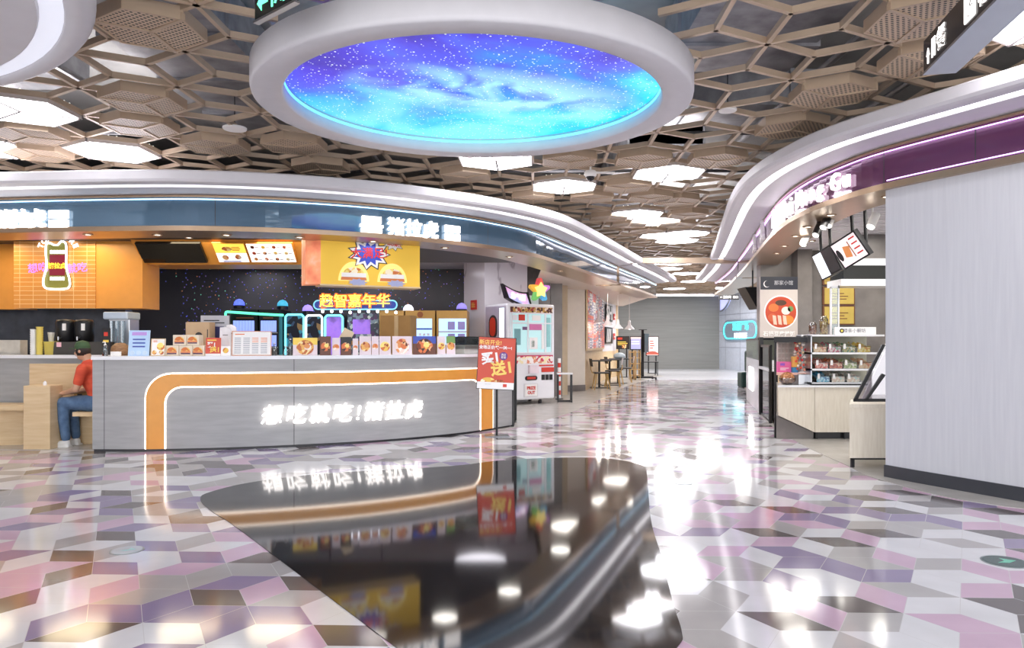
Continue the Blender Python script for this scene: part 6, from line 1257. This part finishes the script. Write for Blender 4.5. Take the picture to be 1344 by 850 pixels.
for x, y, rr, z, lab in ((308, 170, .12, ZG-.01, 'round white ceiling speaker left of the galaxy ring'), (955, 146, .085, ZG-.01, 'small round white ceiling disc right of the galaxy ring')):
    p = G(x, y, z); r = thing('ceiling_speaker', lab, 'speaker', p, 0, 'round white discs in the grid'); MB().lathe([(rr, .02), (rr, .005), (rr*.95, 0), (.001, 0)], (0, 0, 0), whp, 24).build('speaker_face', r); MB().tube((0, 0, .02), (0, 0, .4), .006, dark, n=6).build('drop_rod', r)
for k, (x, y, rr, c, lab) in enumerate(((167, 722, .095, (190, 200, 206), 'round pale floor sticker left of the black inlay'), (897, 634, .08, (206, 212, 214), 'round pale floor sticker right of the black inlay'), (1320, 737, .125, (60, 84, 80), 'round dark green floor sticker with pale arrow at the right edge'))):
    p = G(x, y); r = thing('floor_sticker', lab, 'sticker', p, 0, 'round floor stickers'); MB().lathe([(rr, .0), (rr, .002), (.001, .002)], (0, 0, 0), M('sticker_rim', (120, 130, 130), .3), 28).build('rim', r); MB().lathe([(rr*.9, .002), (rr*.9, .0032), (.001, .0032)], (0, 0, 0), M('sticker%d' % k, c, .2), 28).build('face', r)
    m_ = MB(); m_.faces([(-rr*.5, -.2*rr, .0036), (0, .1*rr, .0036), (0, -.25*rr, .0036), (rr*.55, .1*rr, .0036), (0, .5*rr, .0036), (0, .2*rr, .0036), (-rr*.5, .1*rr, .0036)], [(0, 2, 1), (2, 3, 4, 5)], M('sticker_mark%d' % k, (110, 200, 170) if k == 2 else (130, 190, 190), .3)); m_.build('arrow', r)

# ================================================================== DOWNLIGHTS, ADDED FILL LIGHTS
for x, pw_ in ((190, 1.5), (290, 1.5), (395, 1.2), (500, 1.2), (600, 2.5), (690, 2.5), (755, 3)):
    p = LP.at(LP.s_px(x), -.28)[0]; downlight(p.x, p.y, 2.538, 'downlight in the left bronze soffit above photo column %d' % x if False else {190: 'downlight left of the television', 290: 'downlight above the yellow menu board', 395: 'downlight left of the yellow poster box', 500: 'downlight above the yellow poster box', 600: 'downlight left of the marble column', 690: 'downlight over the prize machine', 755: 'downlight before the cream wall'}[x]+' in the left bronze soffit', pw_)
light('AREA', _dl0, 4, (1, .93, .84), .25, loc=(0, 0, -.03))
for x, lab in ((1141, 'nearest the blank wall'), (1065, 'second from the blank wall'), (1037, 'third from the blank wall'), (1023, 'fourth from the blank wall'), (1011, 'fifth from the blank wall'), (1003, 'farthest')):
    p = RP.at(RP.s_px(x-6), -.26)[0]; downlight(p.x, p.y, 2.658, 'downlight in the right bronze soffit, '+lab, 4, group='downlights in the right soffit')
for x, y, lab in ((-7.2, 9.95, 'above the orange wall, left'), (-5.9, 9.95, 'over the urns'), (-4.4, 10.0, 'before the television'), (-3.2, 10.0, 'before the menu boards')):
    downlight(x, y, 2.675, 'added warm kiosk ceiling fill light '+lab, 10, (1, .80, .5), .8, group='added warm kiosk fill lights')  # unseen lamps added to brighten the dark kiosk interior
for x, y, lab in ((-7, 13.5, 'far left'), (-4.5, 13.5, 'left of centre'), (-2.2, 13.5, 'right of centre'), (-.6, 14.0, 'before the marble column'), (-3.3, 16.2, 'near the sparkle wall'), (-6, 16.2, 'near the sparkle wall, left')):
    downlight(x, y, 2.955, 'arcade ceiling downlight '+lab, 13, (.95, .92, 1), 1.0, group='arcade ceiling downlights')
for x, y, lab in ((4.7, 8.4, 'over the candy counter'), (5.6, 10.3, 'at the back right'), (4.9, 12.0, 'before the soup poster'), (6.6, 12.2, 'deep in the shop')):
    downlight(x, y, 2.905, 'added right shop ceiling fill light '+lab, 26, (1, .96, .88), 1.0, group='added right shop ceiling fill lights')  # lamps out of view, put in to light the shop inside
for x, y, lab in ((1.3, 15.2, 'over the stone wall'), (2.4, 17.6, 'before the nearest chair'), (3.0, 20.2, 'over the cafe tables')):
    downlight(x, y, 2.598, 'added seating ceiling fill light '+lab, 16, (1, .93, .84), 1.0, group='added seating ceiling fill lights')  # extra lamps added for more light over the seating

for x, y, lab in ((4.9, 24.5, 'left near'), (7.6, 25, 'right near'), (5.4, 30.5, 'left far'), (8.2, 30.5, 'right far')):
    downlight(x, y, 3.44, 'added corridor ceiling fill light '+lab, 110, (1, .97, .95), 1.0, group='added corridor ceiling fill lights')  # invented lamps that lift the dim corridor and its end wall
# ================================================================== SEATED PERSON
def person():
    root = thing('person', 'seated person in green cap, orange shirt and blue jeans left of the counter', 'person', (-5.0, 8.84, 0))
    skin = M('skin', (206, 160, 130), .5); shirt = ramp_mat('orange_shirt', [(.35, (226, 92, 60)), (.65, (206, 76, 52))], 3, rough=.8, stretch=(1, 1, 6)); jeans = ramp_mat('blue_jeans', [(.3, (70, 96, 130)), (.7, (96, 124, 158))], 14, rough=.85)
    # facing -x; local x forward is negative
    def limb(mb, pts, mt):
        for (a, ra), (b, rb) in zip(pts, pts[1:]): mb.tube(a, b, ra, mt, r2=rb, n=14); 
        for a, ra in pts: mb.ball(a, ra, mt, 14)
    def finish(mb, name, vox):
        o = mb.build(name, root); md = o.modifiers.new('remesh', 'REMESH'); md.mode = 'VOXEL'; md.voxel_size = vox; md.use_smooth_shade = True; s_ = o.modifiers.new('smooth', 'SMOOTH'); s_.iterations = 3; return o
    hip = (.06, 0, .52); chest = (-.06, 0, .86); neck = (-.10, 0, 1.03); head = (-.17, 0, 1.15)
    mb = MB(); limb(mb, [(hip, .12), ((.02, 0, .68), .115), (chest, .13), ((-.09, 0, .96), .09), (neck, .05), (head, .075)], skin)
    mb.lathe([(.001, -.12), (.05, -.10), (.072, -.03), (.078, .03), (.065, .09), (.001, .115)], head, skin, 18)
    mb.tube((head[0]-.07, 0, head[2]-.005), (head[0]-.095, 0, head[2]-.035), .008, skin, r2=.014, n=8); mb.ball((head[0]-.088, 0, head[2]-.037), .014, skin, 8)
    for s_ in (-1, 1): mb.ball((head[0]+.01, s_*.078, head[2]-.01), .02, skin, 8)
    for s_ in (-1, 1):
        sh_ = (-.07, s_*.17, .93); el = (-.12, s_*.22, .70); wr = (-.30, s_*.10, .655)
        limb(mb, [(chest, .09), (sh_, .055), (el, .04), (wr, .027)], skin)
        pc = Vector(wr)+Vector((-.05, -s_*.015, -.01)); limb(mb, [(wr, .026), (tuple(pc), .03)], skin)
        for f, (dy, l) in enumerate(((-.027, .055), (-.009, .066), (.009, .062), (.027, .048))):
            b0 = pc+Vector((-.02, dy, 0)); b1 = b0+Vector((-l*.55, dy*.15, -.006)); b2 = b1+Vector((-l*.45, 0, -.024)); limb(mb, [(tuple(b0), .010), (tuple(b1), .0092), (tuple(b2), .008)], skin)
        t0 = pc+Vector((.01, -s_*.028, .004)); t1 = t0+Vector((-.03, -s_*.022, 0)); limb(mb, [(tuple(t0), .011), (tuple(t1), .0095), (tuple(t1+Vector((-.026, 0, -.012))), .0085)], skin)
        kn = (-.34, s_*.10, .53); an = (-.31, s_*.10, .10)
        limb(mb, [((.02, s_*.08, .515), .075), (kn, .052), ((-.34, s_*.10, .33), .05), (an, .035)], skin)
    finish(mb, 'body', .008)
    mb = MB(); limb(mb, [((.06, 0, .56), .138), ((.02, 0, .70), .13), (chest, .145), ((-.085, 0, .955), .10)], shirt)
    for s_ in (-1, 1): limb(mb, [(chest, .10), ((-.07, s_*.17, .93), .068), ((-.10, s_*.205, .78), .056)], shirt)
    finish(mb, 'shirt', .011)
    mb = MB(); limb(mb, [((.06, 0, .53), .14), ((.05, 0, .57), .135)], jeans)
    for s_ in (-1, 1): limb(mb, [((.04, s_*.08, .52), .105), ((-.15, s_*.095, .525), .088), ((-.34, s_*.10, .53), .07), ((-.335, s_*.10, .33), .062), ((-.31, s_*.10, .12), .052)], jeans)
    finish(mb, 'jeans', .011)
    for s_ in (-1, 1):
        mb = MB(); limb(mb, [((-.30, s_*.10, .05), .045), ((-.42, s_*.11, .035), .036)], M('white_shoe', (226, 226, 224), .5)); mb.box(-.46, -.25, s_*.10-.045, s_*.10+.045, 0, .02, whp); finish(mb, 'shoe', .009)
    capm = M('green_cap', (66, 92, 60), .8); mb = MB(); mb.lathe([(.084, .02), (.085, .06), (.065, .105), (.001, .125)], head, capm, 20); mb.prism([(head[0]-.06+.0, -.06), (head[0]-.14, -.045), (head[0]-.155, 0), (head[0]-.14, .045), (head[0]-.06, .06)], head[2]+.02, head[2]+.03, capm); mb.build('cap', root, smooth=False)
    mb = MB(); mb.lathe([(.07, -.06), (.083, -.02), (.0845, .03)], (head[0]+.012, 0, head[2]), M('dark_hair', (40, 30, 26), .7), 18); mb.build('hair', root, smooth=True)
    for s_ in (-1, 1): MB().ball((head[0]-.070, s_*.028, head[2]+.002), .009, blk, 8).build('eye', root)
    MB().box(head[0]-.078, head[0]-.070, -.02, .02, head[2]-.066, head[2]-.060, M('lip', (170, 90, 84), .5)).build('mouth', root)
person()
